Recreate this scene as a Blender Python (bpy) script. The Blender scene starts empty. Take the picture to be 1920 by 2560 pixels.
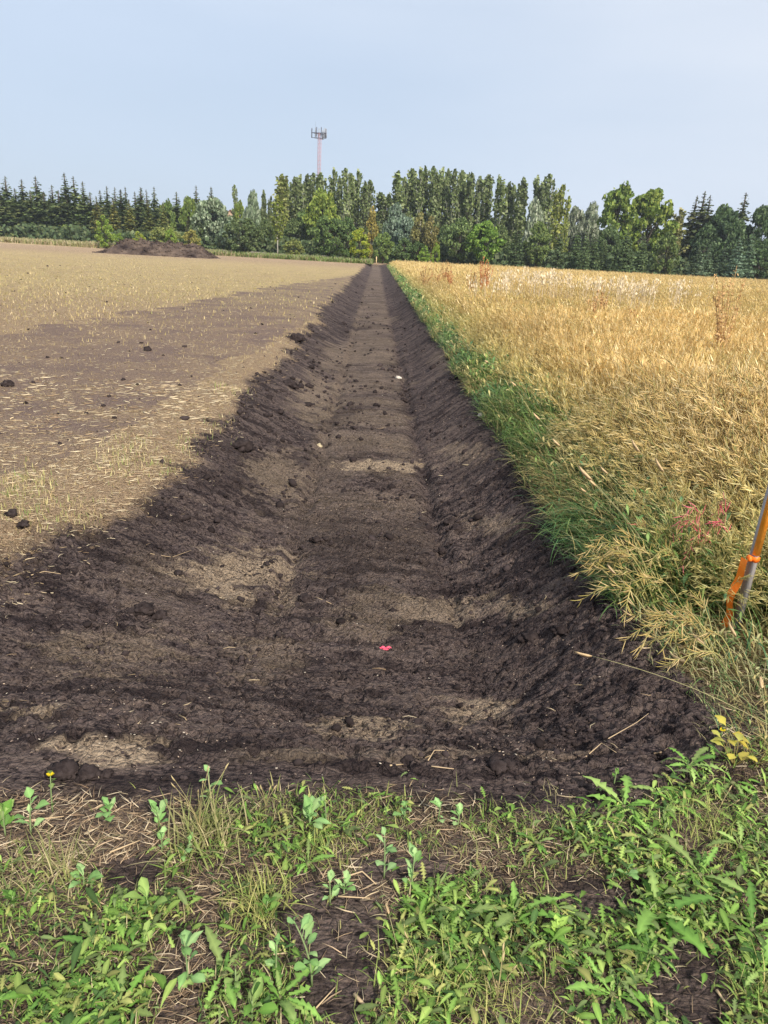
import bpy, bmesh, math, random
import numpy as np
from mathutils import Vector, Matrix

RNG = np.random.default_rng(7)
HAZE = True
random.seed(7)
PI = math.pi
sc = bpy.context.scene
C = sc.collection

# ------------------------------------------------------------------ camera
CAM_H, PITCH, ROLL, FOC = 1.6, math.radians(19.3), math.radians(3.0), 1849.0
cam_d = bpy.data.cameras.new('camera')
cam = bpy.data.objects.new('camera', cam_d)
C.objects.link(cam)
cam_d.sensor_fit = 'VERTICAL'
cam_d.sensor_height = 36.0
cam_d.lens = FOC * 36.0 / 2560.0
cam_d.clip_start = 0.05
cam_d.clip_end = 5000
cam_rot = Matrix.Rotation(PI / 2 - PITCH, 3, 'X') @ Matrix.Rotation(ROLL, 3, 'Z')
cam.matrix_world = Matrix.Translation((0, 0, CAM_H)) @ cam_rot.to_4x4()
sc.camera = cam
RC = np.array(cam_rot)

# ------------------------------------------------------------------ world, sun, exposure
SUN_AZ, SUN_EL = math.radians(152), math.radians(40)     # azimuth clockwise from +Y
w = bpy.data.worlds.new("World")
sc.world = w
w.use_nodes = True
nt = w.node_tree
nt.nodes.clear()
N = nt.nodes.new
out = N('ShaderNodeOutputWorld')
bg = N('ShaderNodeBackground')
sky = N('ShaderNodeTexSky')
sky.sky_type = 'NISHITA'
sky.sun_disc = False
sky.sun_elevation = SUN_EL
sky.sun_rotation = SUN_AZ
sky.dust_density = 2.0
sky.air_density = 1.0
tc = N('ShaderNodeTexCoord')
mp = N('ShaderNodeMapping')
mp.inputs['Scale'].default_value = (1.0, 1.6, 5.0)
mp.inputs['Rotation'].default_value = (0.0, 0.12, 0.5)
nz = N('ShaderNodeTexNoise')
nz.inputs['Scale'].default_value = 1.6
nz.inputs['Detail'].default_value = 5
nz.inputs['Roughness'].default_value = 0.45
rp = N('ShaderNodeMapRange')
rp.inputs['From Min'].default_value = 0.35
rp.inputs['From Max'].default_value = 0.75
rp.inputs['To Min'].default_value = 0.76
rp.inputs['To Max'].default_value = 0.92
mx = N('ShaderNodeMix')
mx.data_type = 'RGBA'
mx.inputs['B'].default_value = (6.15, 7.25, 8.9, 1)        # thin high veil of cloud
nt.links.new(tc.outputs['Generated'], mp.inputs['Vector'])
nt.links.new(mp.outputs['Vector'], nz.inputs['Vector'])
nt.links.new(nz.outputs['Fac'], rp.inputs['Value'])
nt.links.new(rp.outputs['Result'], mx.inputs['Factor'])
nt.links.new(sky.outputs['Color'], mx.inputs['A'])
sx = N('ShaderNodeSeparateXYZ'); nt.links.new(tc.outputs['Generated'], sx.inputs['Vector'])
pa = N('ShaderNodeMath'); pa.operation = 'MULTIPLY_ADD'; pa.inputs[1].default_value = 1.0; nt.links.new(sx.outputs['X'], pa.inputs[0])
pz = N('ShaderNodeMath'); pz.operation = 'MULTIPLY'; pz.inputs[1].default_value = 1.3; nt.links.new(sx.outputs['Z'], pz.inputs[0]); nt.links.new(pz.outputs[0], pa.inputs[2])
pn = N('ShaderNodeMath'); pn.operation = 'MULTIPLY_ADD'; pn.inputs[1].default_value = .9; nt.links.new(nz.outputs['Fac'], pn.inputs[0]); nt.links.new(pa.outputs[0], pn.inputs[2])
pr = N('ShaderNodeMapRange'); pr.interpolation_type = 'SMOOTHSTEP'; pr.inputs['From Min'].default_value = .45; pr.inputs['From Max'].default_value = 1.75; pr.inputs['To Max'].default_value = .85
nt.links.new(pn.outputs[0], pr.inputs['Value'])
m2 = N('ShaderNodeMix'); m2.data_type = 'RGBA'; m2.inputs['B'].default_value = (8.2, 8.5, 9.1, 1)       # denser milky cloud up to the right
nt.links.new(pr.outputs['Result'], m2.inputs['Factor']); nt.links.new(mx.outputs['Result'], m2.inputs['A'])
nt.links.new(m2.outputs['Result'], bg.inputs['Color'])
bg.inputs['Strength'].default_value = 0.088
nt.links.new(bg.outputs['Background'], out.inputs['Surface'])

sun_dir = Vector((math.sin(SUN_AZ) * math.cos(SUN_EL), math.cos(SUN_AZ) * math.cos(SUN_EL), math.sin(SUN_EL)))
sun_d = bpy.data.lights.new('sun', 'SUN')
sun_d.energy = 4.5
sun_d.angle = math.radians(3.0)
sun_d.color = (1.0, 0.93, 0.82)
sun = bpy.data.objects.new('sun', sun_d)
sun.rotation_euler = sun_dir.to_track_quat('Z', 'Y').to_euler()
C.objects.link(sun)
sc.view_settings.view_transform = 'Standard'
sc.view_settings.look = 'None'
sc.view_settings.exposure = 0.32
sc.view_settings.gamma = 1.0
sc.render.engine = 'CYCLES'
sc.cycles.max_bounces = 5
sc.cycles.diffuse_bounces = 3
sc.cycles.glossy_bounces = 1
sc.cycles.transmission_bounces = 2
sc.cycles.transparent_max_bounces = 4

# ------------------------------------------------------------------ survey helpers: photo pixel -> place in the world
def ray(u, v):
    return RC @ np.array([(u - 960) / FOC, -(v - 1280) / FOC, -1.0])
def on_z(u, v, z=0.0):
    d = ray(u, v)
    t = (z - CAM_H) / d[2]
    return np.array([d[0] * t, d[1] * t, z])
def at(u, v, Y):
    d = ray(u, v)
    t = Y / d[1]
    return np.array([d[0] * t, Y, CAM_H + d[2] * t])
def proj(x, y, z):
    P = np.stack([x, y, z - CAM_H], -1) @ RC
    zz = np.minimum(P[..., 2], -0.05)
    return 960 + FOC * P[..., 0] / -zz, 1280 - FOC * P[..., 1] / -zz

# ------------------------------------------------------------------ noise on arrays
def _h(i, j, s):
    n = (i.astype(np.int64) * 374761393 + j.astype(np.int64) * 668265263 + s * 974634777) & 0xffffffff
    n = ((n ^ (n >> 13)) * 1274126177) & 0xffffffff
    n = (n ^ (n >> 16)) & 0xffffff
    return n / float(0xffffff)
def vn(x, y, s=0):
    xi, yi = np.floor(x), np.floor(y)
    fx, fy = x - xi, y - yi
    fx, fy = fx * fx * (3 - 2 * fx), fy * fy * (3 - 2 * fy)
    a, b = _h(xi, yi, s), _h(xi + 1, yi, s)
    c, d = _h(xi, yi + 1, s), _h(xi + 1, yi + 1, s)
    return (a * (1 - fx) + b * fx) * (1 - fy) + (c * (1 - fx) + d * fx) * fy
def fbm(x, y, s=0, o=4, g=0.5):
    t = np.zeros_like(x, dtype=float); a = 1.0; n = 0.0
    for k in range(o):
        t += a * vn(x * 2 ** k + 17.3 * k, y * 2 ** k - 9.1 * k, s + k); n += a; a *= g
    return t / n
def ss(a, b, x):
    t = np.clip((x - a) / (b - a), 0, 1)
    return t * t * (3 - 2 * t)
def inpoly(u, v, poly):
    u = np.asarray(u, float); v = np.asarray(v, float)
    r = np.zeros(u.shape, bool)
    n = len(poly)
    for i in range(n):
        x1, y1 = poly[i]; x2, y2 = poly[(i + 1) % n]
        if y1 == y2: continue
        c = ((y1 > v) != (y2 > v)) & (u < (x2 - x1) * (v - y1) / (y2 - y1) + x1)
        r ^= c
    return r

# ------------------------------------------------------------------ the lie of the land
def axis_x(y): return 0.03 - 0.026 * y
def left_edge(y):                      # lip of the ditch, field side (x relative to axis)
    return -(1.50 + 0.40 * ss(5.5, 3.4, y) + 0.08 * np.sin(y * 0.9) * ss(4, 8, y) + .22 * (fbm(np.asarray(y, float) * 1.1, np.asarray(y, float) * 0 + 4.0, 35, 3) - .5))
def right_edge(y):
    return 1.30 + 0.0 * y
def height(x, y, fine=True):
    x = np.asarray(x, float); y = np.asarray(y, float)
    r = x - axis_x(y)
    le, re = left_edge(y), right_edge(y)
    prof = np.where(r < 0, ss(le - 0.42 - 0.5 * ss(5.5, 3.5, y), -0.52, r), 1 - ss(0.50, re + 0.08, r))
    D = 0.44 * ss(1.88, 3.3, y + 0.25 * (fbm(x * 2, y * 2, 5, 2) - 0.5)) * ss(118, 112, y)
    z = -D * prof
    # the scraped apron opening to the left at the near end
    z = z - 0.20 * ss(1.85, 2.5, y) * ss(4.3, 3.0, y) * ss(-0.9, -1.7, r) * (1 - 0.75 * prof)
    soil = ss(0.02, 0.12, prof * D + 0.2 * ss(1.85, 2.3, y) * ss(4.4, 3.6, y) * (r < re))
    # small spoil ridges where the blade left the floor
    z = z + 0.035 * np.exp(-((np.abs(r) - 0.62) / 0.06) ** 2) * (fbm(x * 6, y * 3.5, 31, 3) - 0.30) * 2.2 * ss(3.2, 4.5, y) * ss(60, 30, y)
    z = z + 0.025 * np.exp(-(r / 0.28) ** 2) * ss(3.2, 4.5, y)
    z = z - 0.075 * np.exp(-((np.abs(r) - 0.52) / 0.06) ** 2) * (fbm(x * 2, y * 1.3, 33, 3) + 0.1) * ss(3.4, 4.5, y) * ss(60, 30, y)
    z = z + 0.05 * (fbm(x * 0.7, y * 0.7, 3, 3) - 0.5) * ss(1.2, 3, y)
    if fine:
        f = fbm(x * 9, y * 14, 11, 3)
        z = z + soil * (0.040 * (np.abs(fbm(x * 14, y * 30, 21, 3) - 0.5) * 2) ** 0.8 * 0.5 + 0.03 * (f - 0.5)) * ss(60, 10, y)
        z = z + soil * 0.028 * np.clip(fbm(x * 28, y * 40, 41, 2) - 0.45, 0, 1) * ss(14, 4, y)
        ribs = np.abs(fbm(x * .7 + 3, y * 5.5 + .8 * np.sin(x), 46, 3) - .5) * 2
        z = z + soil * (.03 + .03 * ss(.75, .55, np.abs(r))) * ribs * ss(2.6, 4.0, y) * ss(90, 30, y)
        plates = ss(.40, .50, fbm(x * 17, y * 26, 43, 3) + .06 * (vn(x * 60, y * 70, 44) - .5))
        z = z + soil * (0.022 * plates + .016 * (fbm(x * 45, y * 60, 45, 2) - .5)) * ss(16, 5, y)
        z = z + (1 - soil) * 0.012 * (f - 0.5)
    return z
def hz(x, y): return float(height(np.array([x]), np.array([y]))[0])

# bare soil / straw / grass zones, read off the photo and laid on the land
DRY = [(610, 1450, 150, 75, .9), (700, 1500, 60, 60, .5), (270, 1890, 170, 45, 1.0), (60, 1790, 110, 25, .8), (1310, 1535, 120, 35, .55),
       (1190, 1790, 110, 35, .8), (940, 1172, 120, 16, 1.0), (690, 1190, 70, 70, .45), (790, 1010, 60, 60, .5),
       (1180, 1140, 90, 30, .4), (1230, 1320, 90, 30, .4), (920, 1830, 140, 22, .7), (240, 1640, 220, 60, .35), (1090, 1540, 110, 40, .5),
       (850, 900, 60, 40, .4), (930, 1050, 100, 15, .35), (930, 960, 90, 14, .3), (940, 1560, 160, 60, .3), (660, 1640, 120, 60, .3),
       (400, 1460, 180, 60, .15), (920, 860, 60, 10, .35), (940, 800, 50, 8, .35), (1120, 900, 50, 30, .2), (780, 1300, 120, 50, .15),
       (130, 1830, 120, 12, .6), (1000, 1900, 500, 14, .3)]
BROWN = [(-3000, 1100), (-400, 880), (0, 835), (200, 800), (420, 770), (640, 725), (800, 700), (905, 685), (875, 738), (795, 785), (705, 845), (600, 890),
         (490, 950), (340, 1060), (140, 1150), (-400, 1290), (-3000, 1900)]
BARE = [[(690, 2235), (860, 2180), (960, 2290), (985, 2400), (900, 2560), (690, 2560), (760, 2420), (700, 2330)],
        [(1640, 2330), (1830, 2380), (1800, 2560), (1480, 2560), (1600, 2440)], [(1430, 2190), (1620, 2190), (1600, 2270), (1400, 2290)],
        [(250, 2130), (420, 2130), (400, 2230), (260, 2230)], [(860, 2130), (1100, 2130), (1150, 2200), (900, 2210)]]
def masks(x, y):
    z = height(x, y, False)
    u, v = proj(x, y, z)
    r = x - axis_x(y)
    n1 = fbm(x * 1.7, y * 1.7, 61, 4) - 0.5
    n2 = fbm(x * 6, y * 6, 71, 3) - 0.5
    n3 = fbm(x * 3, y * 22, 73, 3) - 0.5
    le = left_edge(y)
    field = ss(0.10, -0.18, r - le + 0.45 * n1 + 0.3 * n2) * ss(3.35, 4.0, y + 0.9 * n1 + 0.12 * (x + 2))
    right = ss(-0.03, 0.10, r - right_edge(y) + 0.25 * n1 + 0.12 * n2) * ss(2.0, 2.2, y - .1 * n1)
    weed = ss(1.95, 1.80, y + 0.35 * n1 - 0.30 * ss(0.6, 1.6, x))
    br = inpoly(u, v + 90 * n1 * np.clip(8 / np.maximum(y, 1), 0, 1) , BROWN).astype(float)
    br *= (0.75 + 1.2 * n1)
    dry = .42 * ss(.62, .45, np.abs(r + .1)) * ss(3.2, 8, y) * np.clip(.6 + 1.6 * (fbm(x * .8, y * 2.2, 62, 3) - .5), 0, 1)
    for (a, b, c, d, e) in DRY:
        q = np.sqrt(((u - a) / c) ** 2 + ((v - b) / d) ** 2) + 1.0 * n1 + 1.1 * n2 + 1.6 * n3
        dry = np.maximum(dry, e * ss(1.15, 0.55, q))
    return dict(field=field, right=right, weed=weed, brown=np.clip(br, 0, 1), dry=dry, r=r, u=u, v=v, n1=n1, n2=n2)

# ------------------------------------------------------------------ mesh collector
class MB:
    def __init__(s): s.V = []; s.Q = []; s.T = []; s.K = []; s.n = 0
    def add(s, V, Q=None, T=None, col=(0.5, 0.5, 0.5)):
        V = np.asarray(V, float).reshape(-1, 3)
        if Q is not None and len(Q): s.Q.append(np.asarray(Q, np.int64).reshape(-1, 4) + s.n)
        if T is not None and len(T): s.T.append(np.asarray(T, np.int64).reshape(-1, 3) + s.n)
        K = np.asarray(col, float)
        if K.ndim == 1: K = np.tile(K, (len(V), 1))
        s.V.append(V); s.K.append(K); s.n += len(V)
    def arr(s):
        V = np.concatenate(s.V); K = np.concatenate(s.K)
        Q = np.concatenate(s.Q) if s.Q else np.zeros((0, 4), np.int64)
        T = np.concatenate(s.T) if s.T else np.zeros((0, 3), np.int64)
        return V, Q, T, K
    def scatter(s, t, P, R, S, tint=None):
        """t = (V,Q,T,K) template, P (k,3), R (k,3,3), S (k,) or (k,3)"""
        V, Q, T, K = t
        P = np.asarray(P, float); k = len(P)
        if k == 0: return
        S = np.asarray(S, float)
        if S.ndim == 1: S = S[:, None]
        W = np.einsum('kij,knj->kni', R, V[None] * S[:, None, :]) + P[:, None, :]
        n = len(V)
        off = (np.arange(k) * n)[:, None, None]
        KK = np.repeat(K[None], k, 0)
        if tint is not None: KK = KK * np.asarray(tint)[:, None, :]
        s.add(W.reshape(-1, 3), (Q[None] + off).reshape(-1, 4) if len(Q) else None,
              (T[None] + off).reshape(-1, 3) if len(T) else None, KK.reshape(-1, 3))
    def mesh(s, name, smooth=False):
        V, Q, T, K = s.arr()
        me = bpy.data.meshes.new(name)
        me.vertices.add(len(V)); me.vertices.foreach_set('co', V.astype(np.float32).ravel())
        nl = len(Q) * 4 + len(T) * 3
        me.loops.add(nl)
        me.loops.foreach_set('vertex_index', np.concatenate([Q.ravel(), T.ravel()]).astype(np.int32))
        npol = len(Q) + len(T)
        me.polygons.add(npol)
        ls = np.concatenate([np.arange(len(Q)) * 4, len(Q) * 4 + np.arange(len(T)) * 3]).astype(np.int32)
        me.polygons.foreach_set('loop_start', ls)
        if smooth: me.polygons.foreach_set('use_smooth', np.ones(npol, bool))
        ca = me.color_attributes.new('Col', 'FLOAT_COLOR', 'POINT')
        ca.data.foreach_set('color', np.concatenate([K, np.ones((len(K), 1))], 1).astype(np.float32).ravel())
        me.update(calc_edges=True)
        return me
    def build(s, name, mat, parent=None, smooth=False):
        o = bpy.data.objects.new(name, s.mesh(name, smooth))
        o.data.materials.append(mat)
        C.objects.link(o)
        if parent: o.parent = parent
        return o

def rot(yaw, tilt, roll=None):
    yaw = np.asarray(yaw, float); tilt = np.asarray(tilt, float) + 0 * yaw
    roll = np.zeros_like(yaw) if roll is None else np.asarray(roll, float) + 0 * yaw
    def rz(a):
        c, s = np.cos(a), np.sin(a); o = np.zeros(a.shape + (3, 3)); o[..., 0, 0] = c; o[..., 0, 1] = -s; o[..., 1, 0] = s; o[..., 1, 1] = c; o[..., 2, 2] = 1; return o
    def rx(a):
        c, s = np.cos(a), np.sin(a); o = np.zeros(a.shape + (3, 3)); o[..., 0, 0] = 1; o[..., 1, 1] = c; o[..., 1, 2] = -s; o[..., 2, 1] = s; o[..., 2, 2] = c; return o
    return rz(yaw) @ rx(tilt) @ rz(roll)
U = lambda a, b, n=None: RNG.uniform(a, b, n)

# ------------------------------------------------------------------ tags
def tag(o, label=None, cat=None, group=None, kind=None):
    if label: o['label'] = label
    if cat: o['category'] = cat
    if group: o['group'] = group
    if kind: o['kind'] = kind
    return o
def thing(name, loc, label, cat, group=None, rz=0.0):
    o = bpy.data.objects.new(name, None); C.objects.link(o)
    o.location = loc; o.rotation_euler = (0, 0, rz); o.empty_display_size = 0.2
    return tag(o, label, cat, group)
def copy_thing(o, loc, rz, scale, label, group=None):
    c = o.copy(); C.objects.link(c)
    c.location = loc; c.rotation_euler = (0, 0, rz); c.scale = scale
    c['label'] = label
    if group: c['group'] = group
    for ch in o.children:
        d = ch.copy(); C.objects.link(d); d.parent = c
    return c

# ------------------------------------------------------------------ materials
def veg_mat(name, transl=0.3, rough=0.6, spec=0.25, vary=0.25):
    m = bpy.data.materials.new(name); m.use_nodes = True
    nt = m.node_tree; nt.nodes.clear(); N = nt.nodes.new; L = nt.links.new
    o = N('ShaderNodeOutputMaterial'); a = N('ShaderNodeAttribute'); a.attribute_name = 'Col'
    oi = N('ShaderNodeObjectInfo')
    mu = N('ShaderNodeMix'); mu.data_type = 'RGBA'; mu.blend_type = 'MULTIPLY'; mu.inputs['Factor'].default_value = 1
    L(a.outputs['Color'], mu.inputs['A']); L(oi.outputs['Color'], mu.inputs['B'])
    n = N('ShaderNodeTexNoise'); n.inputs['Scale'].default_value = 1.3; n.inputs['Detail'].default_value = 3
    tc = N('ShaderNodeTexCoord'); L(tc.outputs['Object'], n.inputs['Vector'])
    hs = N('ShaderNodeHueSaturation'); L(mu.outputs['Result'], hs.inputs['Color'])
    mr = N('ShaderNodeMapRange'); mr.inputs['From Min'].default_value = .3; mr.inputs['From Max'].default_value = .7
    mr.inputs['To Min'].default_value = 1 - vary; mr.inputs['To Max'].default_value = 1 + vary
    L(n.outputs['Fac'], mr.inputs['Value']); L(mr.outputs['Result'], hs.inputs['Value'])
    p = N('ShaderNodeBsdfPrincipled'); p.inputs['Roughness'].default_value = rough
    p.inputs['Specular IOR Level'].default_value = spec
    L(hs.outputs['Color'], p.inputs['Base Color'])
    if transl > 0:
        t = N('ShaderNodeBsdfTranslucent'); L(hs.outputs['Color'], t.inputs['Color'])
        x = N('ShaderNodeMixShader'); x.inputs['Fac'].default_value = transl
        L(p.outputs['BSDF'], x.inputs[1]); L(t.outputs['BSDF'], x.inputs[2]); L(x.outputs['Shader'], o.inputs['Surface'])
    else: L(p.outputs['BSDF'], o.inputs['Surface'])
    return m
M_LEAF = veg_mat('leaf', 0.35, 0.6, 0.2, 0.15)
M_TREE = veg_mat('tree_foliage', 0.25, 0.6, 0.3, 0.25)
M_NEEDLE = veg_mat('needles', 0.20, 0.7, 0.2, 0.25)
M_STRAW = veg_mat('straw', 0.2, 0.6, 0.3, 0.12)

def plain(name, c1, c2, scale=8, rough=0.85, bump=0.3, bscale=40, stretch=(1, 1, 1), spec=0.3):
    m = bpy.data.materials.new(name); m.use_nodes = True
    nt = m.node_tree; N = nt.nodes.new; L = nt.links.new
    p = nt.nodes['Principled BSDF']; p.inputs['Roughness'].default_value = rough; p.inputs['Specular IOR Level'].default_value = spec
    tc = N('ShaderNodeTexCoord'); mp = N('ShaderNodeMapping'); mp.inputs['Scale'].default_value = stretch
    L(tc.outputs['Object'], mp.inputs['Vector'])
    n = N('ShaderNodeTexNoise'); n.inputs['Scale'].default_value = scale; n.inputs['Detail'].default_value = 6
    L(mp.outputs['Vector'], n.inputs['Vector'])
    r = N('ShaderNodeValToRGB'); r.color_ramp.elements[0].position = .32; r.color_ramp.elements[1].position = .68
    r.color_ramp.elements[0].color = (*c1, 1); r.color_ramp.elements[1].color = (*c2, 1)
    L(n.outputs['Fac'], r.inputs['Fac']); L(r.outputs['Color'], p.inputs['Base Color'])
    n2 = N('ShaderNodeTexNoise'); n2.inputs['Scale'].default_value = bscale; n2.inputs['Detail'].default_value = 6
    L(mp.outputs['Vector'], n2.inputs['Vector'])
    b = N('ShaderNodeBump'); b.inputs['Strength'].default_value = bump; b.inputs['Distance'].default_value = 0.5 / bscale
    L(n2.outputs['Fac'], b.inputs['Height']); L(b.outputs['Normal'], p.inputs['Normal'])
    return m
M_BARK = plain('bark', (.06, .045, .035), (.16, .13, .10), 3, .9, .6, 12, (1, 1, .3))
M_PALEBARK = plain('pale_bark', (.35, .33, .28), (.62, .60, .54), 3, .8, .3, 12)
M_CLOD = plain('clod_soil', (.018, .013, .013), (.055, .042, .040), 30, 1.0, 1.0, 90, spec=.1)
M_STONE = plain('stone', (.45, .38, .30), (.70, .64, .56), 18, .7, .4, 60)
M_TANSTONE = plain('tan_stone', (.32, .26, .16), (.48, .40, .26), 18, .8, .4, 60)
M_GREYWOOD = plain('weathered_wood', (.30, .27, .27), (.50, .46, .45), 9, .8, .4, 60, (3, 3, .4))
M_NEWWOOD = plain('new_wood', (.55, .40, .20), (.72, .55, .32), 9, .8, .3, 60, (3, 3, .4))
M_ORANGE = plain('orange_paint', (1.0, .34, .03), (1.0, .44, .07), 12, .55, .2, 60)
M_RIBBON = plain('orange_ribbon', (.95, .16, .01), (1.0, .28, .03), 20, .35, .2, 50)
M_PINK = plain('pink_paint', (.75, .06, .13), (.95, .16, .24), 20, .5, .5, 60)
M_RED = plain('red_steel', (.52, .20, .20), (.60, .26, .25), 2, .6, .1, 5)
M_WHITE = plain('white_steel', (.60, .60, .62), (.72, .72, .74), 2, .6, .1, 5)
M_DARKSTEEL = plain('dark_steel', (.05, .05, .07), (.09, .09, .12), 2, .6, .1, 5)
M_PANEL = plain('antenna_panel', (.25, .28, .32), (.38, .40, .44), 2, .5, .1, 5)
M_TAN = plain('tan_siding', (.45, .30, .20), (.58, .42, .30), 2, .8, .2, 5)
M_ROOF = plain('brown_roof', (.16, .09, .06), (.24, .14, .10), 2, .8, .2, 5)

def ground_material():
    m = bpy.data.materials.new('ground'); m.use_nodes = True
    nt = m.node_tree; N = nt.nodes.new; L = nt.links.new
    p = nt.nodes['Principled BSDF']; p.inputs['Roughness'].default_value = 0.95; p.inputs['Specular IOR Level'].default_value = 0.12
    tc = N('ShaderNodeTexCoord')
    def noise(scale, detail=5, rough=.55, stretch=(1, 1, 1), rz=0.0, dist=0.0):
        mp = N('ShaderNodeMapping'); mp.inputs['Scale'].default_value = stretch; mp.inputs['Rotation'].default_value = (0, 0, rz)
        L(tc.outputs['Object'], mp.inputs['Vector'])
        n = N('ShaderNodeTexNoise'); n.inputs['Scale'].default_value = scale; n.inputs['Detail'].default_value = detail
        n.inputs['Roughness'].default_value = rough; n.inputs['Distortion'].default_value = dist
        L(mp.outputs['Vector'], n.inputs['Vector']); return n.outputs['Fac']
    def rng(s, a, b, c=0.0, d=1.0):
        r = N('ShaderNodeMapRange'); r.inputs['From Min'].default_value = a; r.inputs['From Max'].default_value = b
        r.inputs['To Min'].default_value = c; r.inputs['To Max'].default_value = d; L(s, r.inputs['Value']); return r.outputs['Result']
    def math_(op, a, b):
        n = N('ShaderNodeMath'); n.operation = op; n.use_clamp = False
        for i, s in enumerate((a, b)):
            if isinstance(s, (int, float)): n.inputs[i].default_value = s
            else: L(s, n.inputs[i])
        return n.outputs[0]
    def mix(f, a, b):
        n = N('ShaderNodeMix'); n.data_type = 'RGBA'
        L(f, n.inputs['Factor'])
        for k, s in (('A', a), ('B', b)):
            if isinstance(s, tuple): n.inputs[k].default_value = (*s, 1)
            else: L(s, n.inputs[k])
        return n.outputs['Result']
    def attr(name):
        a = N('ShaderNodeAttribute'); a.attribute_name = name
        s = N('ShaderNodeSeparateColor'); L(a.outputs['Color'], s.inputs['Color']); return s.outputs
    A = attr('zones'); B = attr('zones_two')
    fine = noise(70, 6, .7)
    mid = noise(9, 5, .6)
    big = noise(1.1, 4, .5)
    scrape = noise(2.6, 7, .66, (1.0, 13.0, 1.0), 0.05, .5)
    scrape2 = noise(14, 5, .65, (1.0, 5.0, 1.0), -0.1)
    crumb = noise(34, 5, .68, (1, 1.8, 1), 0.1, .3)
    tone = mix(rng(fine, .35, .65), (.078, .057, .057), (.218, .163, .152))
    tone = mix(rng(mid, .42, .66, 0, .75), tone, (.235, .175, .150))
    soil = mix(rng(crumb, .40, .54), (.024, .018, .021), tone)
    soil = mix(math_('MULTIPLY', rng(scrape, .50, .62), .75), soil, mix(rng(fine, .35, .65), (.14, .10, .09), (.33, .25, .21)))
    scr3 = noise(1.7, 5, .6, (1.0, 5.5, 1.0), -.04, .6)
    soil = mix(rng(scr3, .49, .40, 0, .75), soil, (.028, .020, .022))
    soil = mix(rng(scr3, .56, .66, 0, .6), soil, (.25, .19, .16))
    soil = mix(rng(big, .50, .36, 0, .5), soil, (.034, .024, .026))
    crust = mix(rng(fine, .3, .7), (.36, .265, .185), (.70, .54, .38))
    dryf = math_('MULTIPLY', A['Green'], rng(math_('ADD', math_('MULTIPLY', scrape2, .6), math_('MULTIPLY', fine, .4)), .38, .49))
    crust = mix(math_('MULTIPLY', rng(noise(48, 5, .7, (1, 2.2, 1), 0.2), .47, .38), .85), crust, (.07, .05, .045))
    col = mix(dryf, soil, crust)
    # straw and stubble
    f1 = noise(55, 3, .6, (1, 4, 1), 0.35, .5); f2 = noise(60, 3, .6, (1, 4, 1), -0.6, .5); f3 = noise(50, 4, .6, (4, 1, 1), 0.2, .5)
    fib = math_('MAXIMUM', math_('MAXIMUM', f1, f2), f3)
    strawc = mix(rng(fib, .5, .72), (.31, .212, .135), (.80, .59, .38))
    strawc = mix(math_('MULTIPLY', B['Green'], .75), strawc, mix(rng(mid, .35, .65), (.50, .39, .18), (.74, .58, .31)))
    far_soil = mix(rng(fine, .35, .7), (.17, .115, .10), (.36, .265, .225))
    brownf = math_('MULTIPLY', A['Blue'], rng(math_('ADD', math_('MULTIPLY', fib, .6), math_('MULTIPLY', scrape, .4)), .70, .54))
    strawc = mix(brownf, strawc, far_soil)
    col = mix(math_('MULTIPLY', A['Red'], rng(math_('ADD', mid, math_('MULTIPLY', A['Red'], .5)), .45, .75)), col, strawc)
    # crop floor and litter in the weeds
    col = mix(B['Red'], col, mix(rng(fib, .5, .72), (.10, .075, .035), (.40, .28, .12)))
    col = mix(math_('MULTIPLY', B['Blue'], rng(fib, .52, .62)), col, mix(rng(fine, .3, .7), (.12, .075, .05), (.42, .31, .20)))
    L(col, p.inputs['Base Color'])
    vo = N('ShaderNodeTexVoronoi'); vo.inputs['Scale'].default_value = 55; vo.feature = 'F1'
    mpv = N('ShaderNodeMapping'); mpv.inputs['Scale'].default_value = (1, 1.5, 1); L(tc.outputs['Object'], mpv.inputs['Vector']); L(mpv.outputs['Vector'], vo.inputs['Vector'])
    vo2 = N('ShaderNodeTexVoronoi'); vo2.inputs['Scale'].default_value = 26; vo2.feature = 'DISTANCE_TO_EDGE'; L(tc.outputs['Object'], vo2.inputs['Vector'])
    crack = rng(vo2.outputs['Distance'], 0, .09)
    h = math_('ADD', math_('ADD', math_('MULTIPLY', fine, 1.1), math_('MULTIPLY', vo.outputs['Distance'], -.7)), math_('ADD', math_('MULTIPLY', scrape2, .9), math_('MULTIPLY', crack, .35)))
    b = N('ShaderNodeBump'); b.inputs['Strength'].default_value = 1.0; b.inputs['Distance'].default_value = 0.045
    L(h, b.inputs['Height']); L(b.outputs['Normal'], p.inputs['Normal'])
    return m

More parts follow.
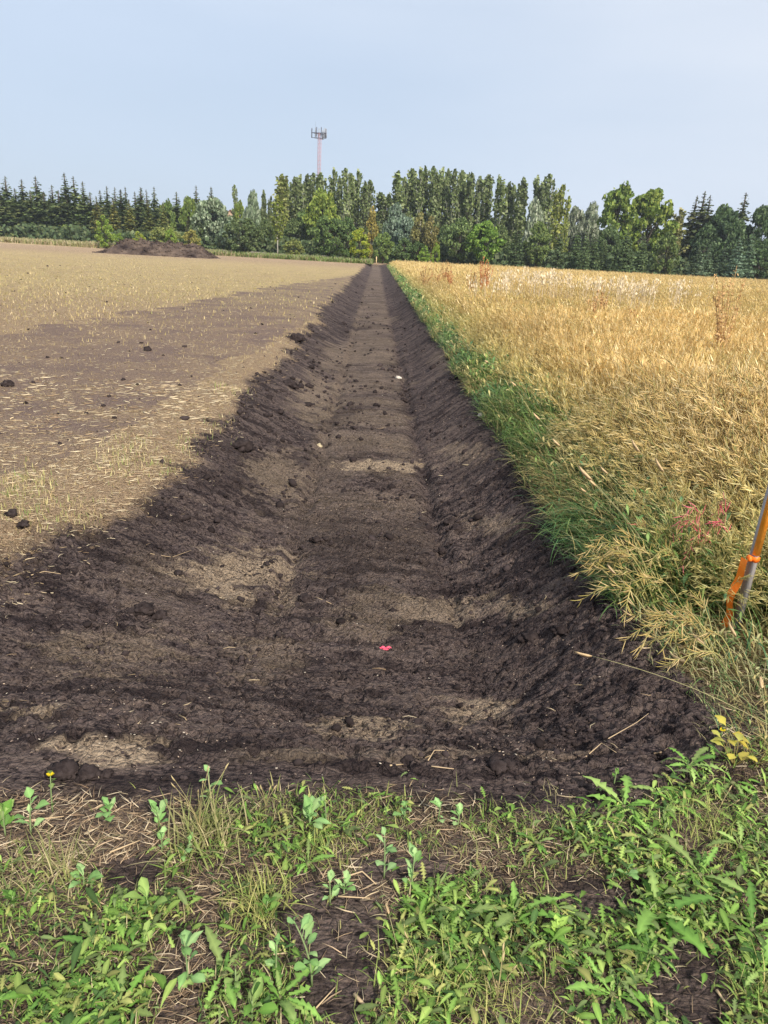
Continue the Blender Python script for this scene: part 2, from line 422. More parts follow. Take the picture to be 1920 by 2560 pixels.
# ------------------------------------------------------------------ ground: one sheet out to the horizon
def build_ground():
    ys = [-6, -3, -1.5, -0.5, 0.2, 0.6]
    y = 0.8
    while y < 130: ys.append(y); y += 0.0042 * (y + 0.35)
    while y < 2600: ys.append(y); y *= 1.06
    ys = np.array(ys)
    s = list(np.concatenate([np.linspace(-1.5, -.79, 150)[:-1], np.linspace(-.79, .79, 700), np.linspace(.79, 1.5, 150)[1:]]))
    e = [1.55, 1.6, 2.2, 3.2, 5]
    s = np.array([-q for q in reversed(e)] + s + e)
    W = np.maximum(ys, 0.4) + 0.5
    X = s[None, :] * W[:, None]; Y = np.repeat(ys[:, None], len(s), 1)
    Z = height(X, Y)
    M = masks(X.ravel(), Y.ravel())
    nr, nc = X.shape
    idx = np.arange(nr * nc).reshape(nr, nc)
    Q = np.stack([idx[:-1, :-1], idx[:-1, 1:], idx[1:, 1:], idx[1:, :-1]], -1).reshape(-1, 4)
    mb = MB(); mb.add(np.stack([X, Y, Z], -1), Q)
    o = mb.build('ground', ground_material(), smooth=True)
    me = o.data
    n = nr * nc
    yy = Y.ravel(); xx = X.ravel()
    green = ss(14, 30, yy) * (xx < 0) * np.clip(0.9 + 1.6 * M['n1'], 0, 1)
    # straw-coloured band near the far end of the field
    green *= ss(95, 60, yy)
    crop = M['right'] * ss(2.3, 2.8, yy)
    fieldm = M['field'] * ss(4000, 3000, yy)
    fieldm = np.where(yy > 116, 1.0, fieldm)
    green = np.where(yy > 125, 0.6, green)
    a = np.stack([fieldm, M['dry'] * (1 - M['weed']), M['brown'], np.ones(n)], 1)
    bb = np.zeros(n)
    for p in BARE: bb = np.maximum(bb, inpoly(M['u'] + 60 * M['n1'] + 90 * M['n2'], M['v'] + 90 * M['n2'], p))
    M['weed'] = M['weed'] * (1 - .8 * bb)
    b = np.stack([crop, green, np.maximum(M['weed'], M['right'] * ss(2.9, 2.2, yy)), np.ones(n)], 1)
    for nm, d in (('zones', a), ('zones_two', b)):
        ca = me.color_attributes.new(nm, 'FLOAT_COLOR', 'POINT'); ca.data.foreach_set('color', d.astype(np.float32).ravel())
    return tag(o, 'dark soil, straw field and crop ground', None, None, 'structure')
ground = build_ground()

# ------------------------------------------------------------------ small templates
def blade_t(n=3, w=0.04, bend=0.5, tip=True, col=(1, 1, 1)):
    """unit-height grass blade bending towards +Y"""
    V = []; a = 0.0; y = z = 0.0
    for i in range(n + 1):
        t = i / n; ww = w * (1 - t ** 1.6) * 0.5 + 0.0008
        V += [(-ww, y, z), (ww, y, z)]
        a = bend * (t + 1 / n); y += math.sin(a) / n; z += math.cos(a) / n
    Q = [(2 * i, 2 * i + 1, 2 * i + 3, 2 * i + 2) for i in range(n)]
    return (np.array(V), np.array(Q), np.zeros((0, 3), int), np.tile(np.array(col, float), (len(V), 1)))
def straw_t(w=0.02, bow=0.03):
    """unit-length straw along +X, a flat-lying three-sided stalk"""
    V = []
    for x, k in ((-.5, .8), (0, 1), (.5, .7)):
        b = bow * (1 - (2 * x) ** 2)
        V += [(x, -w * k / 2 + b, 0), (x, w * k / 2 + b, 0), (x, b, w * .8 * k)]
    Q = []
    for i in range(2):
        for j in range(3):
            k = (j + 1) % 3; Q.append((3 * i + j, 3 * i + k, 3 * i + 3 + k, 3 * i + 3 + j))
    return (np.array(V), np.array(Q), np.array([(0, 2, 1), (6, 7, 8)]), np.ones((9, 3)))
def pod_t(w=0.055):
    """unit-length seed pod along +Z, spindle of three sides"""
    rings = [(0, .25), (.18, .9), (.55, 1.0), (.85, .55)]
    V = []
    for t, k in rings:
        for j in range(3):
            a = j * 2 * PI / 3; V.append((math.cos(a) * w * k * .5, math.sin(a) * w * k * .5 + .05 * math.sin(PI * t), t))
    V.append((0, 0, 1.08)); Q = []; T = []
    for i in range(3):
        for j in range(3):
            k = (j + 1) % 3; Q.append((3 * i + j, 3 * i + k, 3 * i + 3 + k, 3 * i + 3 + j))
    for j in range(3): T.append((9 + j, 9 + (j + 1) % 3, 12))
    return (np.array(V), np.array(Q), np.array(T), np.ones((13, 3)))
_lt = [0]
def leaf_t(n=8, w=0.3, teeth=0.0, bend=0.6, stem=0.15, fold=0.15, rib=1.5, obov=0.0):
    """unit-length leaf along +Y rising then arching; serrated by teeth; pale midrib"""
    V = []; K = []; y = z = 0.0; _lt[0] += 1; g = np.random.default_rng(500 + _lt[0]); sw = g.uniform(-.12, .12)
    for i in range(n + 1):
        t = i / n
        if t < stem: k = 0.07
        else:
            q = (t - stem) / (1 - stem); k = math.sin(PI * min(1, q ** (1 - .45 * -obov if obov < 0 else 1 + obov) * .97 + .03)) ** .8
        if teeth and t > stem and i % 2: k *= 1 - teeth
        ww = w * k * .5 + .002
        ang = 0.5 - bend * t
        back = 0.05 if (teeth and i % 2 == 0) else 0; j1, j2 = (g.uniform(.7, 1.3, 2) if 0 < i < n else (1, 1)); cx = sw * t * t
        V += [(cx - ww * j1, y - back, z + fold * ww + g.normal(0, .012)), (cx, y, z), (cx + ww * j2, y - back * g.uniform(.3, 1.4), z + fold * ww + g.normal(0, .012))]
        c1, c2 = g.uniform(.72, 1.15, 2)
        K += [(c1, c1, c1), (rib, rib, rib * .95), (c2 * .93, c2 * .97, c2 * .93)]
        y += math.cos(ang) / n; z += math.sin(ang) / n
    Q = []
    for i in range(n):
        a = 3 * i; Q += [(a, a + 1, a + 4, a + 3), (a + 1, a + 2, a + 5, a + 4)]
    return (np.array(V), np.array(Q), np.zeros((0, 3), int), np.array(K))
def lump_t(sub, seed, rough=.35, flat=.7):
    bm = bmesh.new(); bmesh.ops.create_icosphere(bm, subdivisions=sub, radius=1)
    V = np.array([v.co[:] for v in bm.verts]); T = np.array([[v.index for v in f.verts] for f in bm.faces]); bm.free()
    r = 1 + rough * 1.25 * (fbm(V[:, 0] * 1.6 + seed * 7 + 20, V[:, 1] * 1.6 + V[:, 2] * 2.3 + 20, seed, 3) - .5) * 2
    r = r + rough * .75 * (vn(V[:, 0] * 5 + seed * 3 + 40, V[:, 1] * 5 + V[:, 2] * 6.1 + 40, seed + 5) - .5) * 2
    V = V * r[:, None]; V[:, 2] *= flat
    return (V, np.zeros((0, 4), int), T, np.ones((len(V), 3)))
def tube(mb, pts, r0, r1, col=(1, 1, 1), sides=5):
    P = np.array(pts, float); n = len(P); V = []
    for i in range(n):
        d = P[min(i + 1, n - 1)] - P[max(i - 1, 0)]; d /= np.linalg.norm(d) + 1e-9
        a = np.cross(d, (0, 0, 1.0)); a = np.array((1.0, 0, 0)) if np.linalg.norm(a) < 1e-3 else a / np.linalg.norm(a)
        b = np.cross(d, a); r = r0 + (r1 - r0) * i / (n - 1)
        for j in range(sides):
            t = 2 * PI * j / sides; V.append(P[i] + r * (math.cos(t) * a + math.sin(t) * b))
    Q = [(i * sides + j, i * sides + (j + 1) % sides, (i + 1) * sides + (j + 1) % sides, (i + 1) * sides + j) for i in range(n - 1) for j in range(sides)]
    V.append(P[-1]); T = [((n - 1) * sides + j, (n - 1) * sides + (j + 1) % sides, n * sides) for j in range(sides)]
    V.append(P[0]); T += [((j + 1) % sides, j, n * sides + 1) for j in range(sides)]
    mb.add(V, Q, T, col)
def box(mb, lo, hi, col=(1, 1, 1), M=None):
    x0, y0, z0 = lo; x1, y1, z1 = hi
    V = np.array([(x0, y0, z0), (x1, y0, z0), (x1, y1, z0), (x0, y1, z0), (x0, y0, z1), (x1, y0, z1), (x1, y1, z1), (x0, y1, z1)], float)
    if M is not None: V = V @ np.array(M).T
    mb.add(V, [(0, 3, 2, 1), (4, 5, 6, 7), (0, 1, 5, 4), (1, 2, 6, 5), (2, 3, 7, 6), (3, 0, 4, 7)], None, col)

# ------------------------------------------------------------------ soil crumbs and straw litter (stuff)
def build_crumbs():
    mb = MB()
    T = [lump_t(1, k, .45, .75) for k in range(4)]
    def put(n, ylo, yhi, rlo, rhi, p=1.0, pw=2.2):
        y = ylo * (yhi / ylo) ** U(0, 1, n); x = U(-1, 1, n) * (0.62 * y + .4)
        m = masks(x, y)
        dens = (1 - m['field']) * (1 - m['right']) * (1 - m['weed'])
        dens *= 0.25 + 1.5 * np.exp(-((np.abs(m['r']) - .62) / .12) ** 2) + .9 * ss(-.8, -1.5, m['r']) + 2.2 * (fbm(x * 1.6, y * 1.6, 81, 3) > .56)
        dens += .05 * m['field'] + .15 * m['weed']
        k = U(0, 1, n) < dens * p
        x, y = x[k], y[k]; z = height(x, y)
        s = rlo + (rhi - rlo) * U(0, 1, len(x)) ** pw * 1.0
        s = s * np.clip(y / 4, .7, 2.5)
        for q in range(4):
            i = np.arange(len(x)) % 4 == q
            c = U(.6, 1.35, i.sum())[:, None] * np.array([.042, .032, .031])
            mb.scatter(T[q], np.stack([x[i], y[i], z[i] + s[i] * .2], 1), rot(U(0, 6.28, i.sum()), U(-.5, .5, i.sum())), s[i], c)
    put(26000, 1.9, 40, .003, .016, .5)
    put(5000, 1.9, 60, .008, .030, .35, 3)
    o = mb.build('soil_crumbs', M_CRUMB); tag(o, 'dark crumbs of loose soil strewn over the ditch', 'soil', None, 'stuff')
M_CRUMB = veg_mat('crumb', 0.0, 1.0, 0.05, 0.3)
build_crumbs()

def build_litter():
    mb = MB(); CH = [straw_t(.38, .05), straw_t(.30, .2), straw_t(.5, -.1)]; S0 = [straw_t(.07, .05), straw_t(.06, .16), straw_t(.10, -.12)]
    # pale chaff flecks and straws on the black soil, thick straw on the field side
    def put(n, ylo, yhi, l0, l1, fn, cols, tilt=.12, wide=.62):
        y = ylo * (yhi / ylo) ** U(0, 1, n); x = U(-1, 1, n) * (wide * y + .5)
        m = masks(x, y); k = U(0, 1, n) < fn(m, x, y)
        x, y = x[k], y[k]; z = height(x, y) + .004
        L = U(l0, l1, len(x)) * np.clip(y / 5.5, .8, 1.35)
        yaw = RNG.normal(0.1, .8, len(x)); far = U(0, 1, len(x)) < .5; yaw[far] = U(0, 3.14, far.sum())
        for q in range(3):
            i = np.arange(len(x)) % 3 == q
            c = np.array(cols)[RNG.integers(0, len(cols), i.sum())] * U(.7, 1.2, i.sum())[:, None]
            mb.scatter((CH if l1 < .013 else S0)[q], np.stack([x[i], y[i], z[i]], 1), rot(yaw[i], U(-tilt, tilt, i.sum())) @ rot(0 * yaw[i] , 0*yaw[i]), L[i], c)
    pale = [(.56, .44, .28), (.46, .34, .20), (.62, .52, .36), (.34, .24, .15)]
    put(13000, 1.9, 40, .004, .012, lambda m, x, y: (1 - m['field']) * (1 - m['right']) * (.12 + .5 * (m['n1'] > 0)), [(.60, .46, .34), (.45, .34, .26), (.34, .25, .20), (.62, .54, .44)])
    put(900, 1.9, 20, .03, .09, lambda m, x, y: (1 - m['field']) * (1 - m['right']) * (.15 + .5 * ss(.3, 1.2, m['r']) * ss(2.9, 2.2, y)), pale)
    put(130000, 3.3, 45, .012, .055, lambda m, x, y: (m['field'] + .22 * (1 - m['field']) * ss(.40, -.1, m['r'] - left_edge(y)) * ss(3.0, 3.5, y)) * (1 - .80 * m['brown']) * np.clip(.75 + 1.6 * m['n2'], .1, 1), pale, .2)
    put(30000, 3.3, 9, .03, .085, lambda m, x, y: (m['field'] + .10 * (1 - m['field']) * ss(.35, -.1, m['r'] - left_edge(y))) * (1 - .75 * m['brown']) * (x < 0) * np.clip(.7 + 2.0 * m['n2'], .05, 1), [(.66, .52, .33), (.50, .37, .22), (.74, .62, .42), (.34, .23, .14)], .3)
    put(7000, 1.9, 3.4, .02, .08, lambda m, x, y: m['right'] * .5, pale, .3)
    o = mb.build('straw_litter', M_STRAW); tag(o, 'cut straw and chaff scattered over field and soil', 'straw', None, 'stuff')
build_litter()

# short green-gold stubble and regrowth on the left field
def build_stubble():
    mb = MB(); B = [blade_t(2, .10, .5), blade_t(2, .07, 1.1), blade_t(2, .12, -.3)]
    def put(n, ylo, yhi, h0, h1, fn, cols, clump=0):
        y = ylo * (yhi / ylo) ** U(0, 1, n); x = -U(-.05, 1, n) * (.62 * y + .5)
        m = masks(x, y); k = U(0, 1, n) < fn(m, x, y)
        x, y = x[k], y[k]; z = height(x, y)
        h = U(h0, h1, len(x)) * np.clip(y / 8, .8, 2.2)
        for q in range(3):
            i = np.arange(len(x)) % 3 == q
            c = np.array(cols)[RNG.integers(0, len(cols), i.sum())] * U(.75, 1.2, i.sum())[:, None]
            mb.scatter(B[q], np.stack([x[i], y[i], z[i]], 1), rot(U(0, 6.28, i.sum()), U(0, 1.3, i.sum())), np.stack([h[i] * np.clip(y[i] / 8, 1, 3), h[i], h[i]], 1), c)
    gold = [(.55, .43, .20), (.42, .33, .13), (.62, .50, .28)]
    grn = [(.42, .36, .14), (.47, .39, .17), (.52, .42, .20), (.34, .33, .12)]
    put(30000, 3.4, 70, .012, .045, lambda m, x, y: m['field'] * (1 - .8 * m['brown']), gold)
    put(26000, 9, 85, .012, .035, lambda m, x, y: m['field'] * (1 - .85 * m['brown']) * ss(9, 25, y), grn)
    # greener tufts by the near lip of the field
    def near(m, x, y):
        g = np.zeros_like(x)
        for a, b, c, d in ((150, 1300, 130, 60), (330, 1150, 90, 60), (60, 1250, 90, 90), (480, 1120, 60, 40), (420, 1180, 70, 30), (560, 1090, 60, 40), (620, 960, 80, 50)):
            g = np.maximum(g, ss(1.3, .4, np.hypot((m['u'] - a) / c, (m['v'] - b) / d)))
        return g * np.clip(m['field'] + .2, 0, 1)
    put(30000, 3.3, 9, .025, .075, near, [(.50, .44, .18), (.34, .34, .12), (.60, .50, .28), (.55, .42, .22), (.24, .30, .09)])
    o = mb.build('stubble', M_STRAW); tag(o, 'short yellow and green stubble on the mown field', 'stubble', None, 'stuff')
build_stubble()

# ------------------------------------------------------------------ golden pod crop on the right (stuff)
POD = pod_t()
def strip_stem(mb, pts, w, col):
    tube(mb, pts, w, w * .5, col, 3)
def canola_t(seed, stems, pods, podlen, podw, simple=False):
    """one plant about 1 high; gold pods on wiry branches; leans to +Y"""
    g = np.random.default_rng(seed); mb = MB()
    lean = g.uniform(.15, .5)
    P = []; D = []
    for b in range(stems):
        yaw = g.uniform(0, 6.28); z0 = g.uniform(.25, .6) if b else 0.0
        L = g.uniform(.35, .6) if b else 1.0
        base = np.array([0, lean * z0 * z0, z0]); out_ = g.uniform(.35, .9) if b else .08
        pts = []
        for i in range(5):
            t = i / 4; bend = .35 * t * t
            pts.append(base + L * np.array([math.cos(yaw) * out_ * t, math.sin(yaw) * out_ * t + lean * t * t * .8, t * (1 - .25 * out_) - bend * .35]))
        pts = np.array(pts)
        strip_stem(mb, pts, .0035 if b else .005, (.72, .54, .22) if g.random() < .7 else (.42, .42, .15))
        for k in range(pods):
            t = g.uniform(.30 if b else .5, 1.0) * 4; i = min(int(t), 3); f = t - i
            P.append(pts[i] * (1 - f) + pts[i + 1] * f); d = pts[i + 1] - pts[i]; d /= np.linalg.norm(d)
            side = g.normal(size=3); side -= side.dot(d) * d; side /= np.linalg.norm(side)
            D.append(d * g.uniform(.8, 1.3) + side * g.uniform(.35, .85) + (0, .12, 0))
    P = np.array(P); D = np.array(D); D /= np.linalg.norm(D, axis=1)[:, None]
    a = np.cross(D, (0.3, .2, 1.0)); a /= np.linalg.norm(a, axis=1)[:, None]; b = np.cross(D, a)
    R = np.stack([a, b, D], -1)
    k = len(P)
    c = np.array([(.88, .63, .28), (.80, .55, .22), (.66, .49, .18), (.93, .74, .40)])[g.integers(0, 4, k)] * g.uniform(.8, 1.15, (k, 1))
    t = simple_pod() if simple else pod_t(podw)
    mb.scatter(t, P, R, g.uniform(.75, 1.25, k) * podlen, c)
    return mb.arr()
def simple_pod():
    V = np.array([(-.05, 0, 0), (.06, 0, .2), (0, .03, 1), (-.065, .02, .5)]); return (V, np.array([(0, 1, 2, 3)]), np.zeros((0, 3), int), np.ones((4, 3)))

def edge_x(y): return axis_x(y) + right_edge(y)
def in_crop(x, y):
    e = edge_x(y) + .42 + .14 * ss(3.2, 4.5, y) * ss(14, 8, y) + .3 * (fbm(x * .3 + 5, y * .9, 91, 2) - .5)
    return x > e
def build_crop():
    mb = MB()
    bands = [  # ylo, yhi, plants, template args, scale lo, hi
        (2.75, 6.0, 1300, dict(stems=8, pods=14, podlen=.080, podw=.085), 5),
        (6.0, 15.0, 6600, dict(stems=6, pods=14, podlen=.088, podw=.08, simple=True), 5),
        (15.0, 40.0, 19000, dict(stems=3, pods=9, podlen=.125, podw=.08, simple=True), 4),
        (40.0, 106.0, 40000, dict(stems=1, pods=9, podlen=.20, podw=.08, simple=True), 4)]
    for bi, (a, b, n, kw, nt_) in enumerate(bands):
        T = [canola_t(100 + bi * 10 + k, **kw) for k in range(nt_)]
        y = np.sqrt(U(a * a, b * b, n * 2)); x = edge_x(y) + .35 + U(0, 1, n * 2) * (.66 * y + 1.5)
        if bi == 0: x = edge_x(y) + .35 + U(0, 1, n * 2) ** 1.2 * (.62 * y + .6)
        k = in_crop(x, y); 
        nearcut = y > 2.85 - .12 * (x - 1.5) + .25 * (fbm(x * 2, y * 0, 95, 2) - .5)
        k &= nearcut & (np.hypot((x - 1.58) / .26, (y - 2.95) / .30) > 1)
        x, y = x[k][:n], y[k][:n]
        z = height(x, y, False)
        d = x - edge_x(y)
        hgt = (.80 + .14 * (fbm(x * .35, y * .35, 97, 3) - .5) * 2) * U(.82, 1.15, len(x)) * (.64 + .36 * ss(.35, 1.3, d)) * (.72 + .28 * ss(2.6, 4.2, y))
        # heads lean over the ditch near the edge, elsewhere with the lie of the crop
        yaw = 1.25 + RNG.normal(0, .55, len(x)) + .5 * (fbm(x * .2, y * .2, 99, 2) - .5)
        tilt = -(np.abs(RNG.normal(.07, .12, len(x))) + .55 * ss(1.0, .3, d) * ss(30, 10, y))
        tg = (.79 + .32 * fbm(x * .5, y * .5, 98, 3))[:, None] * np.ones(3)
        greenish = np.clip(ss(1.1, .3, d) * .5 + .30 * ss(4.2, 2.8, y) + .2 * (fbm(x * .8, y * .8, 94, 3) > .66), 0, 1)[:, None]
        tg = tg * (1 - greenish * np.array([.30, .05, .25]))
        tg = tg * U(.8, 1.15, (len(x), 1))
        for q in range(nt_):
            i = np.arange(len(x)) % nt_ == q
            wide = U(.85, 1.2, i.sum())
            S = np.stack([hgt[i] * wide, hgt[i] * wide, hgt[i]], 1)
            mb.scatter(T[q], np.stack([x[i], y[i], z[i] - .01], 1), rot(yaw[i], tilt[i]), S, tg[i])
    o = mb.build('golden_crop', M_STRAW); tag(o, 'ripe golden pod crop standing on the right of the ditch', 'crop', None, 'stuff')
build_crop()

# green weeds along the crop's edge and under it
def build_edge_green():
    mb = MB(); B = [blade_t(4, .07, 1.1), blade_t(4, .05, .7), blade_t(4, .09, 1.5)]
    Lf = [leaf_t(5, .28, 0, .8), leaf_t(6, .2, 0, 1.2)]
    for (ylo, yhi, n, h0, h1, thick) in ((2.2, 3.3, 5000, .10, .30, .4), (3.3, 8, 24000, .16, .52, .45), (8, 25, 22000, .18, .46, .9), (25, 100, 7000, .25, .45, 2.0)):
        y = ylo * (yhi / ylo) ** U(0, 1, n)
        d = RNG.gamma(2.2, .17, n) - .06; d = np.where(d > 1.3, U(0, 1.3, n), d)
        d = np.minimum(d, 1.4)
        d *= (0.5 + 1.1 * fbm(y * .8, y * 0 + 3.0, 93, 3)) * (1 + .25 * ss(3.2, 4.2, y) * ss(11, 7, y))
        d = d * (1 - .35 * ss(8, 25, y)); x = edge_x(y) + d - .04 + .15 * (fbm(y * 2.0, y * 0, 92, 3) - .5)
        k = U(0, 1, n) < (.40 + .9 * ss(.42, .55, fbm(y * .9, x * .9, 96, 2))); x, y, d = x[k], y[k], d[k]
        z = height(x, y)
        h = U(h0, h1, len(x)) * (.45 + .6 * ss(-.1, .5, d)) * (.6 + .4 * ss(2.4, 3.6, y))
        c = np.where((U(0, 1, len(x)) < .55 * ss(3.6, 2.6, y))[:, None], np.array([[.52, .42, .18]]), np.array([(.19, .29, .08), (.14, .23, .065), (.27, .34, .10), (.50, .44, .20), (.12, .21, .085)])[RNG.integers(0, 5, len(x))]) * U(.65, 1.25, len(x))[:, None]
        gp = fbm(x * 2.2, y * 1.3, 88, 3); tp = fbm(x * 1.5 + 9, y * .9, 87, 3)
        c = np.where(((gp > .55) & (U(0, 1, len(x)) < .5))[:, None], np.array([[.52, .43, .19]]) * U(.7, 1.2, len(x))[:, None], c * np.where(tp > .5, 1, 0)[:, None] + c * np.array([[.82, .94, 1.08]]) * np.where(tp > .5, 0, 1)[:, None])
        yaw = RNG.normal(1.57, 1.3, len(x))
        for q in range(3):
            i = np.arange(len(x)) % 4 == q
            hh = h[i]; S = np.stack([hh * thick * 1.3, hh, hh], 1)
            mb.scatter(B[q], np.stack([x[i], y[i], z[i]], 1), rot(yaw[i], U(-.7, .1, i.sum())), S, c[i])
        i = np.arange(len(x)) % 4 == 3
        mb.scatter(Lf[0], np.stack([x[i], y[i], z[i] + h[i] * U(.1, .8, i.sum())], 1), rot(U(0, 6.28, i.sum()), U(-.3, .8, i.sum())), np.minimum(h[i], .3) * (.24 if yhi <= 8 else .4) * max(1, thick), c[i])
    o = mb.build('green_undergrowth', M_LEAF); tag(o, 'green weeds and grass along the crop edge above the ditch', 'weeds', None, 'stuff')
build_edge_green()
#--PART2--
# ------------------------------------------------------------------ weedy strip in the foreground (stuff)
LUSH = [[(980, 2240), (1250, 2190), (1400, 2120), (1430, 2010), (1620, 1930), (1750, 1880), (2300, 1900), (2300, 2700), (950, 2700)],
        [(260, 2270), (480, 2260), (470, 2370), (220, 2370)], [(0, 2450), (380, 2430), (420, 2640), (0, 2640)], [(600, 2080), (900, 2060), (900, 2150), (620, 2180)]]
def build_ground_cover():
    gr = MB(); lf = MB(); lt = MB()
    B = [blade_t(3, .07, .9), blade_t(3, .05, 1.5), blade_t(4, .09, .3)]
    Ls = [leaf_t(14, .26, .65, .9), leaf_t(12, .22, .5, 1.6), leaf_t(5, .27, 0, .7), leaf_t(5, .18, 0, 1.6, .2), leaf_t(14, .32, .75, .4, .2), leaf_t(6, .33, 0, 1.3, .25, .35), leaf_t(8, .11, 0, 1.9, .05), leaf_t(12, .32, .45, 1.2, .2, .3, 1.4, .3), leaf_t(8, .12, 0, 1.2, .05, .3)]
    S = [straw_t(.04, .03), straw_t(.03, .12), straw_t(.06, -.05)]
    def pts(n):
        n = int(n * 1.38); y = U(.50, 2.35, n); x = U(-2.5, 3.1, n)
        m = masks(x, y); u, v = m['u'], m['v']
        w = m['weed']
        bare = np.zeros(n, bool); lush = np.zeros(n, bool)
        nj = 60 * m['n1']; nk = 90 * m['n2']
        for p in BARE: bare |= inpoly(u + nj + nk, v + nk, p)
        for p in LUSH: lush |= inpoly(u + nj - nk, v + nk, p)
        right = (x > 1.25) & (y > 1.8) & (y < 2.5)
        w = np.maximum(w, right * .8)
        return x, y, w, bare, lush, fbm(x * 5, y * 5, 55, 3)
    # grass
    x, y, w, bare, lush, nz_ = pts(80000)
    k = U(0, 1, len(x)) < w * np.where(bare, .04, np.where(lush, .45, .72 * ss(.46, .62, nz_)))
    x, y, lush = x[k], y[k], lush[k]; z = height(x, y)
    h = U(.015, .055, len(x)); 
    cols = np.array([(.22, .28, .07), (.34, .37, .11), (.50, .46, .20), (.11, .16, .045), (.60, .50, .30), (.26, .37, .09), (.50, .38, .22)])
    c = cols[RNG.integers(0, 6, len(x))] * U(.7, 1.2, len(x))[:, None]
    yaw = U(0, 6.28, len(x)); ti = U(-1.3, .2, len(x))
    for q in range(3):
        i = np.arange(len(x)) % 3 == q
        gr.scatter(B[q], np.stack([x[i], y[i], z[i]], 1), rot(yaw[i], ti[i]), h[i], c[i])
    tag(gr.build('grass', M_LEAF), 'short olive grass in the weedy strip at the near end', 'grass', None, 'stuff')
    # small leaves of many kinds
    x, y, w, bare, lush, nz_ = pts(80000)
    k = U(0, 1, len(x)) < w * np.where(bare, .03, np.where(lush, .95 * ss(.34, .54, nz_), .42 * ss(.48, .62, nz_)))
    x, y, lush = x[k], y[k], lush[k]; z = height(x, y)
    L = (.010 + .040 * U(0, 1, len(x)) ** 2) * np.where(lush, 1.35, 1.0)
    cols = np.array([(.14, .26, .05), (.21, .35, .075), (.31, .42, .11), (.08, .15, .045), (.38, .39, .13), (.18, .24, .09), (.25, .36, .09)])
    c = cols[RNG.integers(0, 7, len(x))] * U(.5, 1.2, len(x))[:, None]
    sel = RNG.integers(0, 9, len(x))
    for q in range(9):
        i = sel == q
        lf.scatter(Ls[q], np.stack([x[i], y[i], z[i] + U(0, .025, i.sum())], 1), rot(U(0, 6.28, i.sum()), U(-.5, .45, i.sum()), U(-.4, .4, i.sum())), L[i], c[i])
    tag(lf.build('ground_cover', M_LEAF), 'low leafy weeds carpeting the strip at the near end', 'weeds', None, 'stuff')
    # dead stalks, chaff
    x, y, w, bare, lush, nz_ = pts(60000)
    k = U(0, 1, len(x)) < w * np.where(bare, .09, np.where(lush, .12, .62 * ss(.62, .42, nz_) + .08))
    x, y = x[k], y[k]; z = height(x, y) + .004
    cols = np.array([(.60, .48, .31), (.46, .33, .21), (.74, .62, .44), (.28, .19, .12), (.52, .38, .25)])
    c = cols[RNG.integers(0, 5, len(x))] * U(.7, 1.2, len(x))[:, None]
    L = U(.012, .06, len(x))
    for q in range(3):
        i = np.arange(len(x)) % 3 == q
        lt.scatter(S[q], np.stack([x[i], y[i], z[i]], 1), rot(U(0, 6.28, i.sum()), U(-.25, .25, i.sum())), L[i], c[i])
    tag(lt.build('dead_litter', M_STRAW), 'tan dead stalks and chaff between the near weeds', 'litter', None, 'stuff')
build_ground_cover()

# ------------------------------------------------------------------ single plants one can point to
def arr_leaf(**k): return leaf_t(**k)
def pl(u, v, z=0.0):
    p = on_z(u, v, z)
    for _ in range(4): p = on_z(u, v, hz(p[0], p[1]))
    return (float(p[0]), float(p[1]), hz(p[0], p[1]))
def leaf_ring(n, L0, L1, t, cols, tilt0, tilt1, g):
    mb = MB(); yaw = g.uniform(0, 6.28) + np.arange(n) * 2.4 + g.uniform(-.3, .3, n)
    c = np.array(cols)[g.integers(0, len(cols), n)] * g.uniform(.85, 1.15, (n, 1))
    for q, tt in enumerate(t):
        i = np.arange(n) % len(t) == q
        if i.sum(): mb.scatter(tt, np.zeros((i.sum(), 3)), rot(yaw[i], g.uniform(tilt0, tilt1, i.sum())), g.uniform(L0, L1, i.sum()), c[i])
    return mb
GREEN = [(.16, .31, .06), (.22, .38, .09), (.11, .22, .05), (.30, .42, .13), (.20, .27, .09)]
GLAUC = [(.28, .46, .18), (.24, .42, .14), (.36, .52, .22)]
def rosette(u, v, n, L0, L1, label, seed, cols=GREEN, up=0.0):
    g = np.random.default_rng(seed)
    r = thing('rosette_weed', pl(u, v), label, 'weed', 'leaf rosettes in the weedy strip')
    T = [leaf_t(16, .21, .62, 1.1, .12, .3, 1.5, .35), leaf_t(16, .16, .55, 1.6, .1, .3, 1.5, .4), leaf_t(14, .24, .45, .8, .14, .25, 1.5, .2), leaf_t(16, .20, .7, 1.9, .12, .2, 1.4, .4)]
    mb = leaf_ring(int(n * 1.5), L0 * .55, L1 * .92, T, cols, -.30 + up, .40 + up, g)
    mb.build('leaves', M_LEAF, r)
    s = MB(); s.scatter(lump_t(1, seed, .2, .5), [(0, 0, .004)], rot(np.zeros(1), np.zeros(1)), [.012], [(.25, .26, .12)]); s.build('crown_base', M_LEAF, r)
    return r
